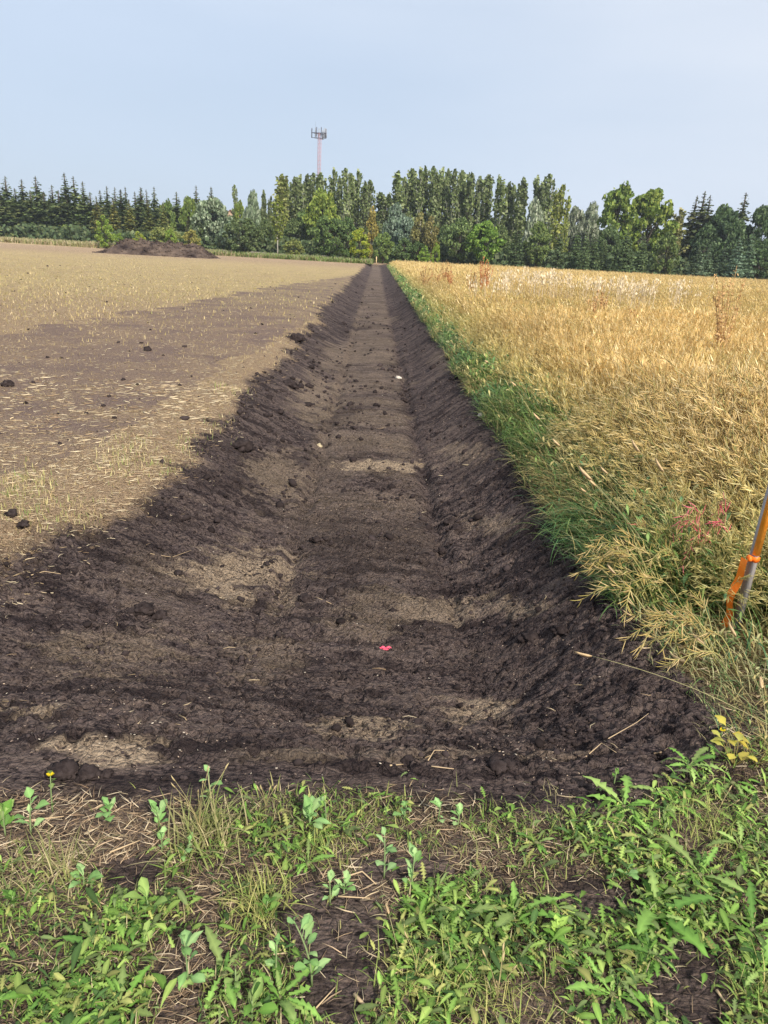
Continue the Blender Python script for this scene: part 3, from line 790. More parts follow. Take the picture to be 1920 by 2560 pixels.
for a in [
    (1560, 2020, 11, .13, .20, 'broad bright green leaf rosette at the upper right of the weed strip, beside bare soil'),
    (1680, 2010, 9, .10, .16, 'leaf rosette with one upright pale-ribbed leaf, above the right hand bare gap'),
    (1640, 2290, 13, .15, .24, 'largest rosette with long pale-ribbed arching leaves, lower right by the bare soil'),
    (1640, 2400, 9, .08, .14, 'toothed rosette just under the largest rosette'),
    (1880, 2330, 12, .13, .20, 'rosette of long narrow leaves at the right edge, level with the bare patch'),
    (1905, 2440, 9, .10, .15, 'spiky narrow leaf rosette in the lower right corner'),
    (1750, 2190, 12, .10, .17, 'dense upright rosette between the right hand bare gap and the right edge'),
    (1850, 2120, 10, .08, .15, 'lobed rosette at the right edge under the yellowing grass tuft'),
    (1720, 1930, 10, .07, .13, 'rosette at the top corner of the weeds touching the black ditch soil'),
    (1830, 1960, 9, .07, .12, 'small lobed rosette near the right edge below the yellow leaves'),
    (1290, 2290, 13, .10, .17, 'bright rosette in the middle of the lush green mat'),
    (1080, 2275, 10, .11, .17, 'rosette with leaves reaching left over the central bare soil'),
    (1180, 2390, 10, .07, .13, 'rosette low in the lush mat right of the central bare soil'),
    (1440, 2380, 10, .08, .13, 'rosette with two bright lime leaves, left of the largest rosette'),
    (1530, 2490, 11, .09, .15, 'rosette at the bottom edge left of the right hand bare soil'),
    (1340, 2110, 8, .05, .09, 'small rosette right of the dry straw patch near the ditch lip'),
    (1110, 2500, 9, .08, .13, 'rosette at the bottom edge right of the central bare soil'),
    (700, 2500, 10, .09, .14, 'dull green lobed rosette at the bottom, left of the central bare soil'),
    (340, 2300, 12, .09, .15, 'dark toothed rosette behind the pale paddle leaves on the left'),
    (250, 2380, 10, .08, .13, 'toothed rosette low on the left in the brown-green mat'),
    (560, 2440, 8, .09, .14, 'smooth long-leaved rosette above the bottom edge, centre left'),
    (120, 2490, 12, .09, .14, 'rosette in the bottom left corner of the strip'),
    (300, 2530, 10, .10, .14, 'rosette with light tips at the bottom edge, left of centre'),
    (770, 2160, 10, .06, .10, 'dark star shaped rosette behind the central bare soil')]:
    rosette(*a[:5], a[5], int(a[0] * 3 + a[1]))

def seedling(u, v, H, label, seed, cols=GLAUC, nl=5, LL=(.04, .07), leanx=0.0, flower=False, paddle=False):
    """upright volunteer with stalked rounded leaves up one stem"""
    g = np.random.default_rng(seed); LL = (LL[0] * .72, LL[1] * .82); nl = nl + 2
    r = thing('seedling', pl(u, v), label, 'seedling', 'upright seedlings in the weedy strip')
    ax = leanx + g.uniform(-.1, .1); ay = g.uniform(-.1, .05)
    pts = [(ax * H * t * t, ay * H * t * t, H * t) for t in np.linspace(0, 1, 6)]
    s = MB(); tube(s, pts, .0028, .0015, (.34, .44, .20), 5); s.build('stem', M_LEAF, r)
    T = leaf_t(7, .50 if not paddle else .42, 0, .75, .32, .25, 1.35); T2 = leaf_t(7, .36, .12, 1.0, .25, .2, 1.3)
    m = MB()
    for k in range(nl):
        t = .12 + .88 * (k / max(1, nl - 1)); p = np.array(pts[0]) * (1 - t) + np.array(pts[-1]) * t; p[0] = ax * H * t * t; p[1] = ay * H * t * t
        c = np.array(cols[g.integers(0, len(cols))]) * g.uniform(.85, 1.15)
        m.scatter(T if k % 2 == 0 else T2, [p], rot(np.array([g.uniform(0, 6.28)]), np.array([g.uniform(.1, .9) if k < nl - 1 else 1.0])), [g.uniform(*LL) * (1.1 if k < nl - 1 else .9)], [c])
    m.build('leaves', M_LEAF, r)
    if flower:
        f = MB(); F = leaf_t(3, .8, 0, .5, .1, .1, 1.0)
        f.scatter(F, [pts[-1]] * 4, rot(np.arange(4) * PI / 2, np.full(4, .2)), [.014] * 4, [(.85, .65, .02)] * 4)
        f.build('flower', M_LEAF, r)
    return r
for i, a in enumerate([
    (132, 2030, .13, 'thin seedling with a yellow flower on top, left of centre at the ditch lip', dict(flower=True, nl=3, LL=(.03, .05), cols=GREEN)),
    (78, 2085, .11, 'two-stemmed pale seedling right of the leafy clump at the left edge', dict(nl=5)),
    (14, 2090, .09, 'broad leafy seedling cut by the left edge of the picture', dict(nl=7, LL=(.05, .08), cols=GREEN)),
    (275, 2045, .035, 'low clump of bluish paddle leaves between the yellow flower and the tallest grass tuft', dict(nl=7, LL=(.045, .07))),
    (400, 2070, .06, 'seedling with rounded blue-green leaves just left of the tall dry grass tuft', dict(nl=9, LL=(.035, .06))),
    (524, 2020, .12, 'tall seedling with one upright folded leaf, rising from the dry grass tuft', dict(nl=5, LL=(.04, .06))),
    (405, 2130, .06, 'small pale seedling below the rounded blue-green one', dict(nl=4, LL=(.03, .05))),
    (460, 2150, .06, 'small seedling leaning right under the dry grass tuft', dict(nl=5, LL=(.03, .045), leanx=.3)),
    (372, 2285, .045, 'pair of large pale lime paddle leaves above the dark rosette', dict(nl=3, LL=(.08, .10), cols=[(.34, .48, .14)], paddle=True)),
    (470, 2450, .12, 'tall grey-green seedling with a white tip, lower left', dict(nl=6, LL=(.045, .07))),
    (360, 2375, .04, 'small two-leaved lime seedling left of the tall grey-green one', dict(nl=3, LL=(.04, .055), cols=[(.34, .46, .14)])),
    (210, 2215, .03, 'low grey-green seedling with jagged leaves in the brown litter', dict(nl=5, LL=(.05, .07))),
    (35, 2270, .04, 'seedling with drooping pale leaf near the left edge', dict(nl=4, LL=(.04, .06), cols=GREEN)),
    (775, 2070, .05, 'seedling clump with big oval blue-green leaves at the middle of the ditch lip', dict(nl=9, LL=(.06, .085), paddle=True)),
    (815, 2065, .09, 'seedling with one narrow pod-like tip beside the oval-leaved clump', dict(nl=2, LL=(.03, .04), cols=GREEN)),
    (1010, 2055, .06, 'small seedling with two nodding leaves, first right of the oval-leaved clump', dict(nl=5, LL=(.035, .05))),
    (1095, 2055, .07, 'seedling like a spoon, one round leaf held up on a bare stem', dict(nl=3, LL=(.03, .05))),
    (1145, 2060, .04, 'low round-leaved seedling right of the spoon shaped one', dict(nl=4, LL=(.035, .05))),
    (960, 2195, .13, 'tall thin seedling with a kinked top leaf, standing above the straw', dict(nl=5, LL=(.045, .065), cols=[(.25, .42, .16), (.30, .46, .2)])),
    (1028, 2225, .11, 'tall seedling with three top leaves, right beside the kinked one', dict(nl=5, LL=(.04, .06))),
    (825, 2260, .09, 'wiry seedling left of the central bare soil', dict(nl=5, LL=(.03, .045))),
    (860, 2235, .04, 'jagged grey-green seedling on the tip of the central bare soil', dict(nl=6, LL=(.04, .055))),
    (780, 2465, .19, 'longest seedling chain of leaves on a red stem, in the central bare soil', dict(nl=10, LL=(.045, .065), leanx=-.25)),
    (690, 2430, .08, 'short seedling left of the longest leaf chain', dict(nl=5, LL=(.035, .05))),
    (665, 2290, .05, 'bright round-leaved seedling in front of the straw coloured tuft', dict(nl=4, LL=(.035, .05), cols=GREEN)),
    (1395, 2350, .05, 'lime green seedling with heart shaped leaves in the lush mat', dict(nl=4, LL=(.045, .06), cols=[(.38, .55, .12)])),
    (1560, 2200, .03, 'greyish seedling lying on the right hand bare gap', dict(nl=4, LL=(.04, .06))),
    (1535, 1960, .05, 'small seedling standing alone on the black soil lip at right', dict(nl=3, LL=(.03, .04), cols=GREEN)),
    (590, 2500, .09, 'seedling at the bottom edge right of the tall grey-green one', dict(nl=5, LL=(.035, .05), cols=GREEN)),
    (630, 2550, .06, 'seedling cut by the bottom edge, left of the central bare soil', dict(nl=5, LL=(.05, .07), cols=GREEN)),
    (1797, 1870, .07, 'thin weed with a tiny yellow flower under the crop, above the rosettes', dict(nl=3, LL=(.025, .035), cols=GREEN, flower=True)),
]):
    seedling(a[0], a[1], a[2], a[3], 40 + i, **a[4])

def tuft(u, v, n, h0, h1, label, cols, seed, heads=0, spread=.8, rad=.03):
    g = np.random.default_rng(seed); r = thing('grass_tuft', pl(u, v), label, 'grass tuft', 'grass tufts in the weedy strip')
    mb = MB(); T = [blade_t(5, .030, .9), blade_t(5, .022, 1.4), blade_t(5, .035, .4)]
    c = np.array(cols)[g.integers(0, len(cols), n)] * g.uniform(.75, 1.2, (n, 1))
    P = np.stack([g.normal(0, rad, n), g.normal(0, rad, n), np.zeros(n)], 1); yaw = g.uniform(0, 6.28, n)
    for q in range(3):
        i = np.arange(n) % 3 == q; mb.scatter(T[q], P[i], rot(yaw[i], -g.uniform(0, spread, i.sum())), g.uniform(h0, h1, i.sum()), c[i])
    mb.build('blades', M_LEAF, r)
    if heads:
        hb = MB()
        for k in range(heads):
            H = h1 * g.uniform(.9, 1.3); a = g.uniform(0, 6.28); l = g.uniform(.1, .45)
            pts = [np.array([math.cos(a) * l * H * t * t, math.sin(a) * l * H * t * t, H * t]) for t in np.linspace(0, 1, 5)]
            tube(hb, pts, .0012, .0008, (.50, .42, .20), 3)
            d = pts[-1] - pts[-2]; d /= np.linalg.norm(d); A = np.cross(d, (1, 0, .1)); A /= np.linalg.norm(A)
            hb.scatter(pod_t(.25), [pts[-1]], np.stack([A, np.cross(d, A), d], -1)[None], [.022], [(.58, .46, .24)])
        hb.build('seed_heads', M_STRAW, r)
    return r
OL = [(.30, .31, .12), (.42, .38, .18), (.24, .27, .09), (.52, .44, .24)]; YG = [(.42, .44, .14), (.52, .48, .18), (.30, .36, .10)]
for i, a in enumerate([
    (500, 2090, 150, .07, .17, 'tall dry grass tuft with seed heads, highest of the tufts, at the ditch lip', OL, 8, .9, .05),
    (665, 2025, 60, .03, .06, 'small greyish bushy tuft at the ditch lip right of the tallest tuft', OL, 4, 1.0, .03),
    (60, 2180, 120, .05, .10, 'sprawling olive tuft at the left edge below the seedlings', OL, 0, 1.3, .06),
    (160, 2170, 60, .06, .12, 'thin grass tuft bending right over the left hand litter', OL, 0, 1.3, .03),
    (650, 2260, 150, .06, .12, 'spiky straw coloured tuft left of the central bare soil', YG, 0, .9, .04),
    (820, 2120, 120, .03, .08, 'yellow-green bushy tuft right below the oval-leaved seedling clump', YG, 0, 1.1, .06),
    (1160, 2110, 160, .03, .07, 'dense olive mat of grass right of the tall seedlings', OL, 0, 1.3, .10),
    (1780, 2070, 120, .05, .10, 'yellowish feathery tuft above the dense rosettes on the right', YG, 3, 1.0, .05),
    (1900, 2500, 90, .05, .09, 'yellow-green tuft in the bottom right corner beside bare soil', YG, 2, 1.0, .04),
    (1040, 2450, 90, .05, .10, 'pale green tuft on the right rim of the central bare soil', YG, 3, 1.0, .05),
    (1240, 2510, 110, .05, .10, 'yellow-green tuft with small heads at the bottom, right of centre', YG, 5, 1.0, .06),
    (1385, 2010, 50, .03, .06, 'low dry tuft on straw at the lip, right of centre', OL, 0, 1.2, .04)]):
    tuft(a[0], a[1], a[2], a[3], a[4], a[5], a[6], 90 + i, a[7], a[8], a[9])

# plant with yellowing heart shaped leaves at the right edge
def yellow_plant(u, v, label, seed, cols):
    g = np.random.default_rng(seed); r = thing('yellowing_plant', pl(u, v), label, 'weed')
    s = MB(); m = MB()
    for k in range(9):
        a = g.uniform(0, 6.28); H = g.uniform(.04, .12); l = g.uniform(.3, 1.0)
        pts = [np.array([math.cos(a) * l * H * t, math.sin(a) * l * H * t, H * t]) for t in np.linspace(0, 1, 4)]
        tube(s, pts, .0016, .001, (.35, .28, .10), 4)
        m.scatter(leaf_t(7, .75, 0, .6, .12, .2, 1.1), [pts[-1]], rot(np.array([a - PI / 2]), np.array([g.uniform(-.6, .2)])), [g.uniform(.035, .05)], [np.array(cols[k % len(cols)])])
    s.build('stem', M_LEAF, r); m.build('leaves', M_LEAF, r)
yellow_plant(1890, 1915, 'weed with bright yellow heart shaped leaves at the right edge', 3, [(.58, .42, .06), (.48, .40, .09), (.62, .48, .08), (.2, .3, .06)])
yellow_plant(1835, 1915, 'small weed with two yellow leaves left of the bigger yellow-leaved one', 8, [(.60, .52, .10), (.50, .48, .12)])

# foxtail stalks leaning out of the crop
def foxtail(tip_u, tip_v, tip_y, base_u, base_v, label, L=.07, seed=0):
    tip = at(tip_u, tip_v, tip_y); b = np.array(pl(base_u, base_v)); g = np.random.default_rng(seed)
    r = thing('foxtail_grass', tuple(b), label, 'grass stalk', 'seed head stalks leaning out of the crop')
    T = tip - b; D = np.linalg.norm(T)
    pts = [T * t + np.array([0, 0, .05 * D * math.sin(PI * t)]) for t in np.linspace(0, 1, 9)]
    s = MB(); tube(s, pts, .0016, .0010, (.50, .45, .22), 4); s.build('stem', M_STRAW, r)
    d = pts[-1] - pts[-2]; d /= np.linalg.norm(d); A = np.cross(d, (0, 0, 1)); A /= np.linalg.norm(A)
    V, Q, T_, K = pod_t(1.0); h = MB()
    R = np.stack([A, np.cross(d, A), d], -1)
    # a bristly spike: core plus short bristles
    n = 46; t = g.uniform(0, 1, n); rad = .10 * np.sin(PI * np.clip(t, .05, .95)) ** .6 + .02
    core = pod_t(.24); h.scatter(core, [pts[-1]], R[None], [L], [(.72, .52, .29)])
    for k in range(n):
        a = g.uniform(0, 6.28); p = np.array([math.cos(a) * .06, math.sin(a) * .06, t[k]]) * L
        q = p + np.array([math.cos(a) * .09, math.sin(a) * .09, .10]) * L * g.uniform(.6, 1.2)
        P4 = np.array([p, p + (.0007, .0007, 0), q]); h.add(P4 @ R.T + pts[-1], None, [(0, 1, 2)], (.74, .56, .34))
    h.build('seed_head', M_STRAW, r)
FX = [(1480, 1640, 2.72, 2010, 1860, 'longest stalk, head hanging left over the black soil', .075), (1715, 1655, 2.75, 2030, 1900, 'thick seed head below the orange stake, pointing left', .10),
      (1580, 1510, 3.1, 1700, 1650, 'short head over the soil left of the stake, upper of a close pair', .04), (1580, 1540, 3.0, 1720, 1660, 'lower head of the close pair left of the stake', .05),
      (1540, 1435, 3.2, 1660, 1600, 'pinkish head at the tip of the clump overhanging the ditch', .06), (1480, 1200, 3.7, 1700, 1500, 'head standing highest above the green clump', .10),
      (1490, 1215, 3.8, 1640, 1420, 'horizontal head just right of the highest one', .06), (1465, 1230, 3.9, 1600, 1380, 'left-most small head above the green clump', .05),
      (1520, 1185, 4.0, 1700, 1420, 'pointed head level with the top of the green clump', .06), (1600, 1130, 4.1, 1760, 1450, 'long head in the gold above the green clump', .09),
      (1660, 1180, 3.9, 1800, 1480, 'broad head in the gold midway between clump and stake', .09), (1690, 1545, 2.95, 1830, 1700, 'head just right of the close pair, below the stake', .06),
      (1760, 1610, 2.8, 1900, 1780, 'head hanging under the foot of the stake', .08), (1840, 1590, 2.75, 1910, 1760, 'head crossing in front of the stake foot', .07),
      (1350, 1050, 5.0, 1500, 1260, 'head over the dark bank left of the green clump', .07), (1400, 1115, 4.6, 1540, 1300, 'drooping head above the green bank', .07),
      (1720, 1640, 2.85, 1860, 1760, 'small head lying over the grass under the stake', .06), (1290, 965, 6.0, 1400, 1120, 'distant head at the crop edge by the upper green bank', .08),
      (1220, 905, 7.4, 1320, 1010, 'most distant visible head on the crop edge', .09), (1905, 1720, 2.5, 1918, 1880, 'head at the right edge under the stake', .08)]
for i, f in enumerate(FX): foxtail(*f[:5], 'foxtail grass, ' + f[5], f[6], i)
for i, (tu, tv, ty, bu, bv, wh) in enumerate([(972, 2285, 1.42, 1010, 2450, 'foxtail grass with one golden head on a thin stem, at the right rim of the central bare soil')]):
    foxtail(tu, tv, ty, bu, bv, wh, .035, 77)
#--PART3--
# ------------------------------------------------------------------ fine feathery green clump and overhanging pod clump
def feather_clump():
    g = np.random.default_rng(5); loc = pl(1500, 1345); r = thing('feathery_weed', loc, 'bushy fine-leaved green weed spilling over the ditch bank below the gold crop', 'weed')
    m = MB(); n = 1500
    a = g.uniform(2.0, 5.3, n); T = [blade_t(4, .03, 1.0), blade_t(4, .022, 1.6)]
    P = np.stack([g.normal(-.03, .12, n), g.normal(0, .12, n), g.uniform(0, .16, n)], 1)
    c = np.array([(.10, .22, .08), (.13, .27, .10), (.16, .27, .08), (.24, .32, .10)])[g.integers(0, 4, n)] * g.uniform(.8, 1.2, (n, 1))
    for q in range(2):
        i = np.arange(n) % 2 == q; m.scatter(T[q], P[i], rot(a[i] - PI / 2 + 0 * a[i], -g.uniform(.5, 1.7, i.sum())), g.uniform(.09, .22, i.sum()), c[i])
    m.build('foliage', M_LEAF, r)
    s = MB()
    for k in range(14):
        b = g.uniform(2.2, 5.0); tube(s, [(0, 0, 0), (math.cos(b) * .09, math.sin(b) * .09, .10), (math.cos(b) * .2, math.sin(b) * .2, .12)], .003, .001, (.2, .28, .1), 4)
    s.build('stem', M_LEAF, r)
feather_clump()
def pod_clump(u, v, label, n, reach, seed, yaw0, cols=None, H=.35):
    g = np.random.default_rng(seed); loc = pl(u, v); r = thing('pod_plant', loc, label, 'crop plant')
    s = MB(); m = MB()
    for k in range(n):
        a = yaw0 + g.normal(0, .45); L = reach * g.uniform(.6, 1.05); hh = H * g.uniform(.6, 1.1)
        bo = g.normal(0, .06, 2); cv = g.normal(0, .09)
        pts = np.array([(bo[0] + math.cos(a) * L * t - math.sin(a) * cv * t * t, bo[1] + math.sin(a) * L * t + math.cos(a) * cv * t * t, hh * math.sin(2.4 * t) * (1 - .25 * t)) for t in np.linspace(0, 1, 8)])
        tube(s, pts, .003, .0012, (.45, .40, .15), 4)
        for j in range(22):
            t = g.uniform(.4, 1) * 7; i = min(int(t), 6); p = pts[i] * (1 - (t - i)) + pts[i + 1] * (t - i)
            d = pts[i + 1] - pts[i]; d /= np.linalg.norm(d); e = g.normal(size=3); e -= e.dot(d) * d; e /= np.linalg.norm(e); d = d + e * g.uniform(.5, 1); d /= np.linalg.norm(d)
            A = np.cross(d, (.2, .1, 1)); A /= np.linalg.norm(A)
            cc = np.array(cols[g.integers(0, len(cols))]) if cols else np.array([(.70, .50, .18), (.55, .45, .14), (.76, .58, .28)][g.integers(0, 3)])
            m.scatter(pod_t(.07), [p], np.stack([A, np.cross(d, A), d], -1)[None], [g.uniform(.04, .07)], [cc * g.uniform(.85, 1.1)])
    s.build('stem', M_STRAW, r); m.build('pods', M_STRAW, r); return r
pod_clump(1640, 1520, 'golden pod plant bent down over the ditch bank in front of the green clump', 16, .42, 11, 2.75)
pod_clump(1680, 1440, 'pod plant with pink sprayed tips, right of the plant bent over the bank', 5, .26, 12, 2.6, [(.80, .16, .14), (.72, .45, .2), (.8, .25, .2)], .32)
pod_clump(1780, 1500, 'pod plant sprayed bright pink, left of the orange stake', 6, .25, 13, 2.2, [(.85, .10, .20), (.88, .22, .28), (.62, .45, .2)], .56)
pod_clump(1800, 1650, 'sprawling pod plant in front of the stake foot', 12, .36, 14, 3.0, None, .25)

# ------------------------------------------------------------------ stake with ribbon, far stake, pink ribbon
def stake():
    b = np.array(pl(1838, 1570)); r = thing('survey_stake', tuple(b), 'grey survey stake painted orange on one face, tied with orange ribbon, at the right edge', 'stake')
    r.rotation_euler = (math.radians(2), math.radians(3.0), math.radians(-62))
    m = MB(); box(m, (-.018, -.010, -.12), (.018, .010, 1.25)); m.build('post', M_GREYWOOD, r)
    m = MB(); box(m, (.0182, -.0125, .39), (.0205, .0105, 1.25)); box(m, (-.003, -.0125, .39), (.0180, -.0102, 1.25)); m.build('painted_face', M_ORANGE, r)
    m = MB(); box(m, (-.021, -.015, .358), (.023, .013, .382)); kn = lump_t(2, 3, .5, .9); m.scatter(kn, [(-.005, -.022, .37)], rot(np.zeros(1), np.zeros(1)), [.013])
    rib = m.build('ribbon', M_RIBBON, r)
    m = MB(); V = []; n = 18
    for i in range(n + 1):
        t = i / n; z = .365 - .38 * t; x = -.020 - .012 * t + .004 * math.sin(9 * t); y = -.024 - .012 * math.sin(3 * t) - .006 * math.sin(14 * t)
        V += [(x - .020 + .004 * math.sin(11 * t), y - .006, z), (x + .020, y - .008 - .004 * math.cos(13 * t), z - .002)]
    m.add(V, [(2 * i, 2 * i + 1, 2 * i + 3, 2 * i + 2) for i in range(n)]); m.build('ribbon_tail', M_RIBBON, rib)
stake()
r = thing('wooden_peg', (float(at(941, 650, 106)[0]), 106, -.1), 'thin pale wooden peg standing at the far end of the ditch', 'stake')
m = MB(); box(m, (-.06, -.05, 0), (.06, .05, 1.1)); m.build('post', M_NEWWOOD, r)
m = MB(); m.add([(-.06, -.05, 1.1), (.06, -.05, 1.1), (.06, .05, 1.1), (-.06, .05, 1.1), (0, 0, 1.2)], None, [(0, 1, 4), (1, 2, 4), (2, 3, 4), (3, 0, 4)]); m.build('pointed_top', M_NEWWOOD, r)
def pink_scrap():
    p = pl(957, 1624); m = MB(); g = np.random.default_rng(2)
    for k in range(7):
        a = g.uniform(-.5, .5); x0 = g.uniform(-.03, .02); y0 = g.uniform(-.02, .02); n = 6; V = []
        for i in range(n + 1):
            t = i / n; x = x0 + .055 * t * math.cos(a); y = y0 + .055 * t * math.sin(a); z = .012 + .010 * math.sin(5 * t + k)
            V += [(x, y, z), (x, y + .011, z + .004)]
        m.add(V, [(2 * i, 2 * i + 1, 2 * i + 3, 2 * i + 2) for i in range(n)])
    o = m.build('pink_ribbon', M_PINK); o.location = p; o.scale = (.62, .62, .62); tag(o, 'crumpled scrap of pink ribbon on the ditch floor', 'ribbon')
pink_scrap()

# ------------------------------------------------------------------ clods, stones, lying stalks
def clod(u, v, s, label, seed, flat=.7, mat=None, name='soil_clod', cat='clod', group='loose clods of black soil', n=5, sub=3, spread=1.0):
    g = np.random.default_rng(seed); p = pl(u, v); m = MB()
    m.scatter(lump_t(sub, seed, .38, flat), [(0, 0, s * .35)], rot(np.array([g.uniform(0, 6)]), np.zeros(1)), [s], None)
    for k in range(n):
        a = g.uniform(0, 6.28); d = s * g.uniform(.5, 1.25) * spread; q = s * g.uniform(.3, .6)
        m.scatter(lump_t(2, seed + k + 1, .45, flat), [(math.cos(a) * d, math.sin(a) * d * .7, q * .3)], rot(np.array([g.uniform(0, 6)]), np.zeros(1)), [q], None)
    o = m.build(name, mat or M_CLOD, smooth=False); o.location = p; tag(o, label, cat, group)
for i, c in enumerate([
    (765, 1500, .038, 'large round black clod left of centre on the ditch floor, beside a green stalk'),
    (608, 1128, .085, 'big double black clod on the left lip of the ditch'), (668, 1412, .018, 'small round clod on the pale dry patch'),
    (645, 1430, .024, 'clod on the pale dry patch, lower left of the small round one'), (695, 1485, .017, 'little clod between the dry patch and the large round clod'),
    (445, 1435, .026, 'clod in the black soil left of the pale dry patch'), (725, 965, .090, 'clod group high on the left bank, by the field edge'),
    (770, 968, .050, 'clod just right of the group high on the left bank'), (740, 850, .13, 'row of clods on the far left lip'),
    (360, 1530, .050, 'crumbled clod pile in the open black soil on the left'), (400, 1545, .036, 'clod pile right of the crumbled one on the left'),
    (1012, 1572, .020, 'flat clod on the ditch floor right of the pink ribbon, higher up'), (1325, 1590, .045, 'clod ridge at the foot of the right bank'),
    (1400, 1570, .038, 'clod ridge continuing towards the crop on the right bank'), (790, 1350, .030, 'clod at the left edge of the ditch floor'), (815, 1348, .022, 'clod touching the one at the left edge of the floor'),
    (160, 1935, .040, 'crumbly black clod heap near the weeds, behind the yellow flower'), (215, 1940, .030, 'clod heap right of the one behind the yellow flower'), (268, 1935, .018, 'single clod right of the heaps behind the yellow flower'),
    (1125, 1305, .045, 'clod in the right hand groove of the floor'), (1140, 1330, .040, 'lower clod in the right hand groove'), (1105, 1385, .030, 'small clod below the groove clods'),
    (65, 1385, .020, 'dark clod on the straw at the left'), (30, 1290, .035, 'black soil mound among straw at the left edge'), (60, 1310, .030, 'black soil mound right of the left edge one, under green shoots'),
    (700, 1115, .028, 'clod on the left slope under the big double clod'), (1240, 1920, .030, 'clod at the foot of the weeds, right of centre'), (1270, 1915, .022, 'clod beside the dead roots right of centre'),
    (1020, 1910, .025, 'clod among dead roots near the weeds, centre'), (700, 1030, .040, 'clod on the left slope below the bank group'), (540, 1725, .025, 'clod on the left part of the apron'), (20, 965, .06, 'dark clod alone on the brown field at the left edge'),
    (880, 860, .05, 'small clod in the left wheel groove far down the ditch'), (1010, 1000, .05, 'small clod in the right groove halfway down the ditch')]):
    clod(c[0], c[1], c[2], c[3], 200 + i * 9)
clod(995, 947, .055, 'whitish stone lying halfway down the ditch floor', 901, .6, M_STONE, 'stone', 'stone', None, 0)
clod(797, 1107, .040, 'tan pebble at the foot of the left bank', 905, .6, M_TANSTONE, 'stone', 'stone', None, 0)
clod(1502, 1392, .040, 'tan rounded stone at the crop edge between the two overhanging plants', 911, .7, M_TANSTONE, 'stone', 'stone', None, 0)
clod(1300, 1040, .022, 'small white stone on the right bank under the crop', 915, .6, M_STONE, 'stone', 'stone', None, 0)
clod(1203, 1041, .035, 'pale stone beside the pebbles below the green bank', 921, .6, M_STONE, 'stone', 'stone', None, 0)

def stalk(pts, r0, label, col, mat=None):
    Q = [np.array(pl(u, v)) for u, v in pts]; b = Q[0].copy()
    r = MB(); P = [q - b + np.array([0, 0, .006 + (.01 if 0 < i < len(Q) - 1 else 0)]) for i, q in enumerate(Q)]
    F = []
    for i in range(len(P) - 1):
        for t in np.linspace(0, 1, 4)[:-1]: F.append(P[i] * (1 - t) + P[i + 1] * t)
    F.append(P[-1]); tube(r, F, r0, r0 * .5, col, 5)
    o = r.build('dead_stalk', M_STRAW); o.location = b; tag(o, label, 'stalk', 'loose dead stalks on the soil')
TANS = (.62, .46, .28)
for pts, rr, lb in [
    ([(790, 1495), (830, 1500)], .003, 'greenish stalk lying against the large round clod'),
    ([(75, 1415), (110, 1425), (150, 1417)], .003, 'branched tan stalk on black soil under the straw at left'),
    ([(375, 1500 - 120), (430, 1390), (478, 1375)], .002, 'thin straw on the black soil left of the dry patch'),
    ([(1070, 1905), (1085, 1885), (1120, 1880)], .002, 'curved root near the weeds, centre right'), ([(975, 1918), (1010, 1915)], .003, 'short pale straw near the weeds, centre'),
    ([(1078, 1920), (1135, 1922)], .0025, 'long pale straw right of the short one near the weeds'), ([(1520, 1850), (1590, 1815), (1620, 1790)], .0018, 'thin grey stem slanting up the right bank soil'),
    ([(1465, 1890), (1500, 1880), (1540, 1885)], .002, 'dead stem at the foot of the right hand weeds'), ([(820, 2210), (905, 2190), (940, 2215)], .003, 'bent tan stalk on the straw behind the bare soil'),
    ([(845, 2245), (925, 2250)], .0025, 'straight stalk across the tip of the central bare soil'), ([(885, 2490), (935, 2545)], .005, 'thick pale stalk at the bottom of the central bare soil'),
    ([(790, 2525), (840, 2470)], .002, 'thin dark stem across the lower central bare soil'), ([(1790, 2480), (1815, 2515)], .004, 'pale stalk piece on the right hand bare soil'),
    ([(1575, 2180), (1620, 2172)], .005, 'pale brown twisted stalk in the right hand gap'), ([(275, 2135), (350, 2105)], .003, 'long tan stem on the left litter'),
    ([(30, 2060), (160, 2045)], .003, 'reddish stem along the lip at the left edge'), ([(290, 2280), (230, 2250)], .003, 'dark stem pointing at the dark rosette on the left')]:
    stalk(pts, rr, lb, TANS)
#--PART4--
# ------------------------------------------------------------------ light late-summer haze over the fields
def haze():
    mb = MB(); box(mb, (-260, -40, -3.0), (260, 420, 62)); m = bpy.data.materials.new('haze'); m.use_nodes = True
    nt = m.node_tree; nt.nodes.clear(); o = nt.nodes.new('ShaderNodeOutputMaterial'); v = nt.nodes.new('ShaderNodeVolumePrincipled')
    v.inputs['Color'].default_value = (.80, .88, 1.0, 1); v.inputs['Density'].default_value = 0.00032; v.inputs['Anisotropy'].default_value = .2
    nt.links.new(v.outputs['Volume'], o.inputs['Volume'])
    tag(mb.build('haze', m), 'thin pale haze in the air over the fields', 'haze', None, 'stuff')
if HAZE: haze()

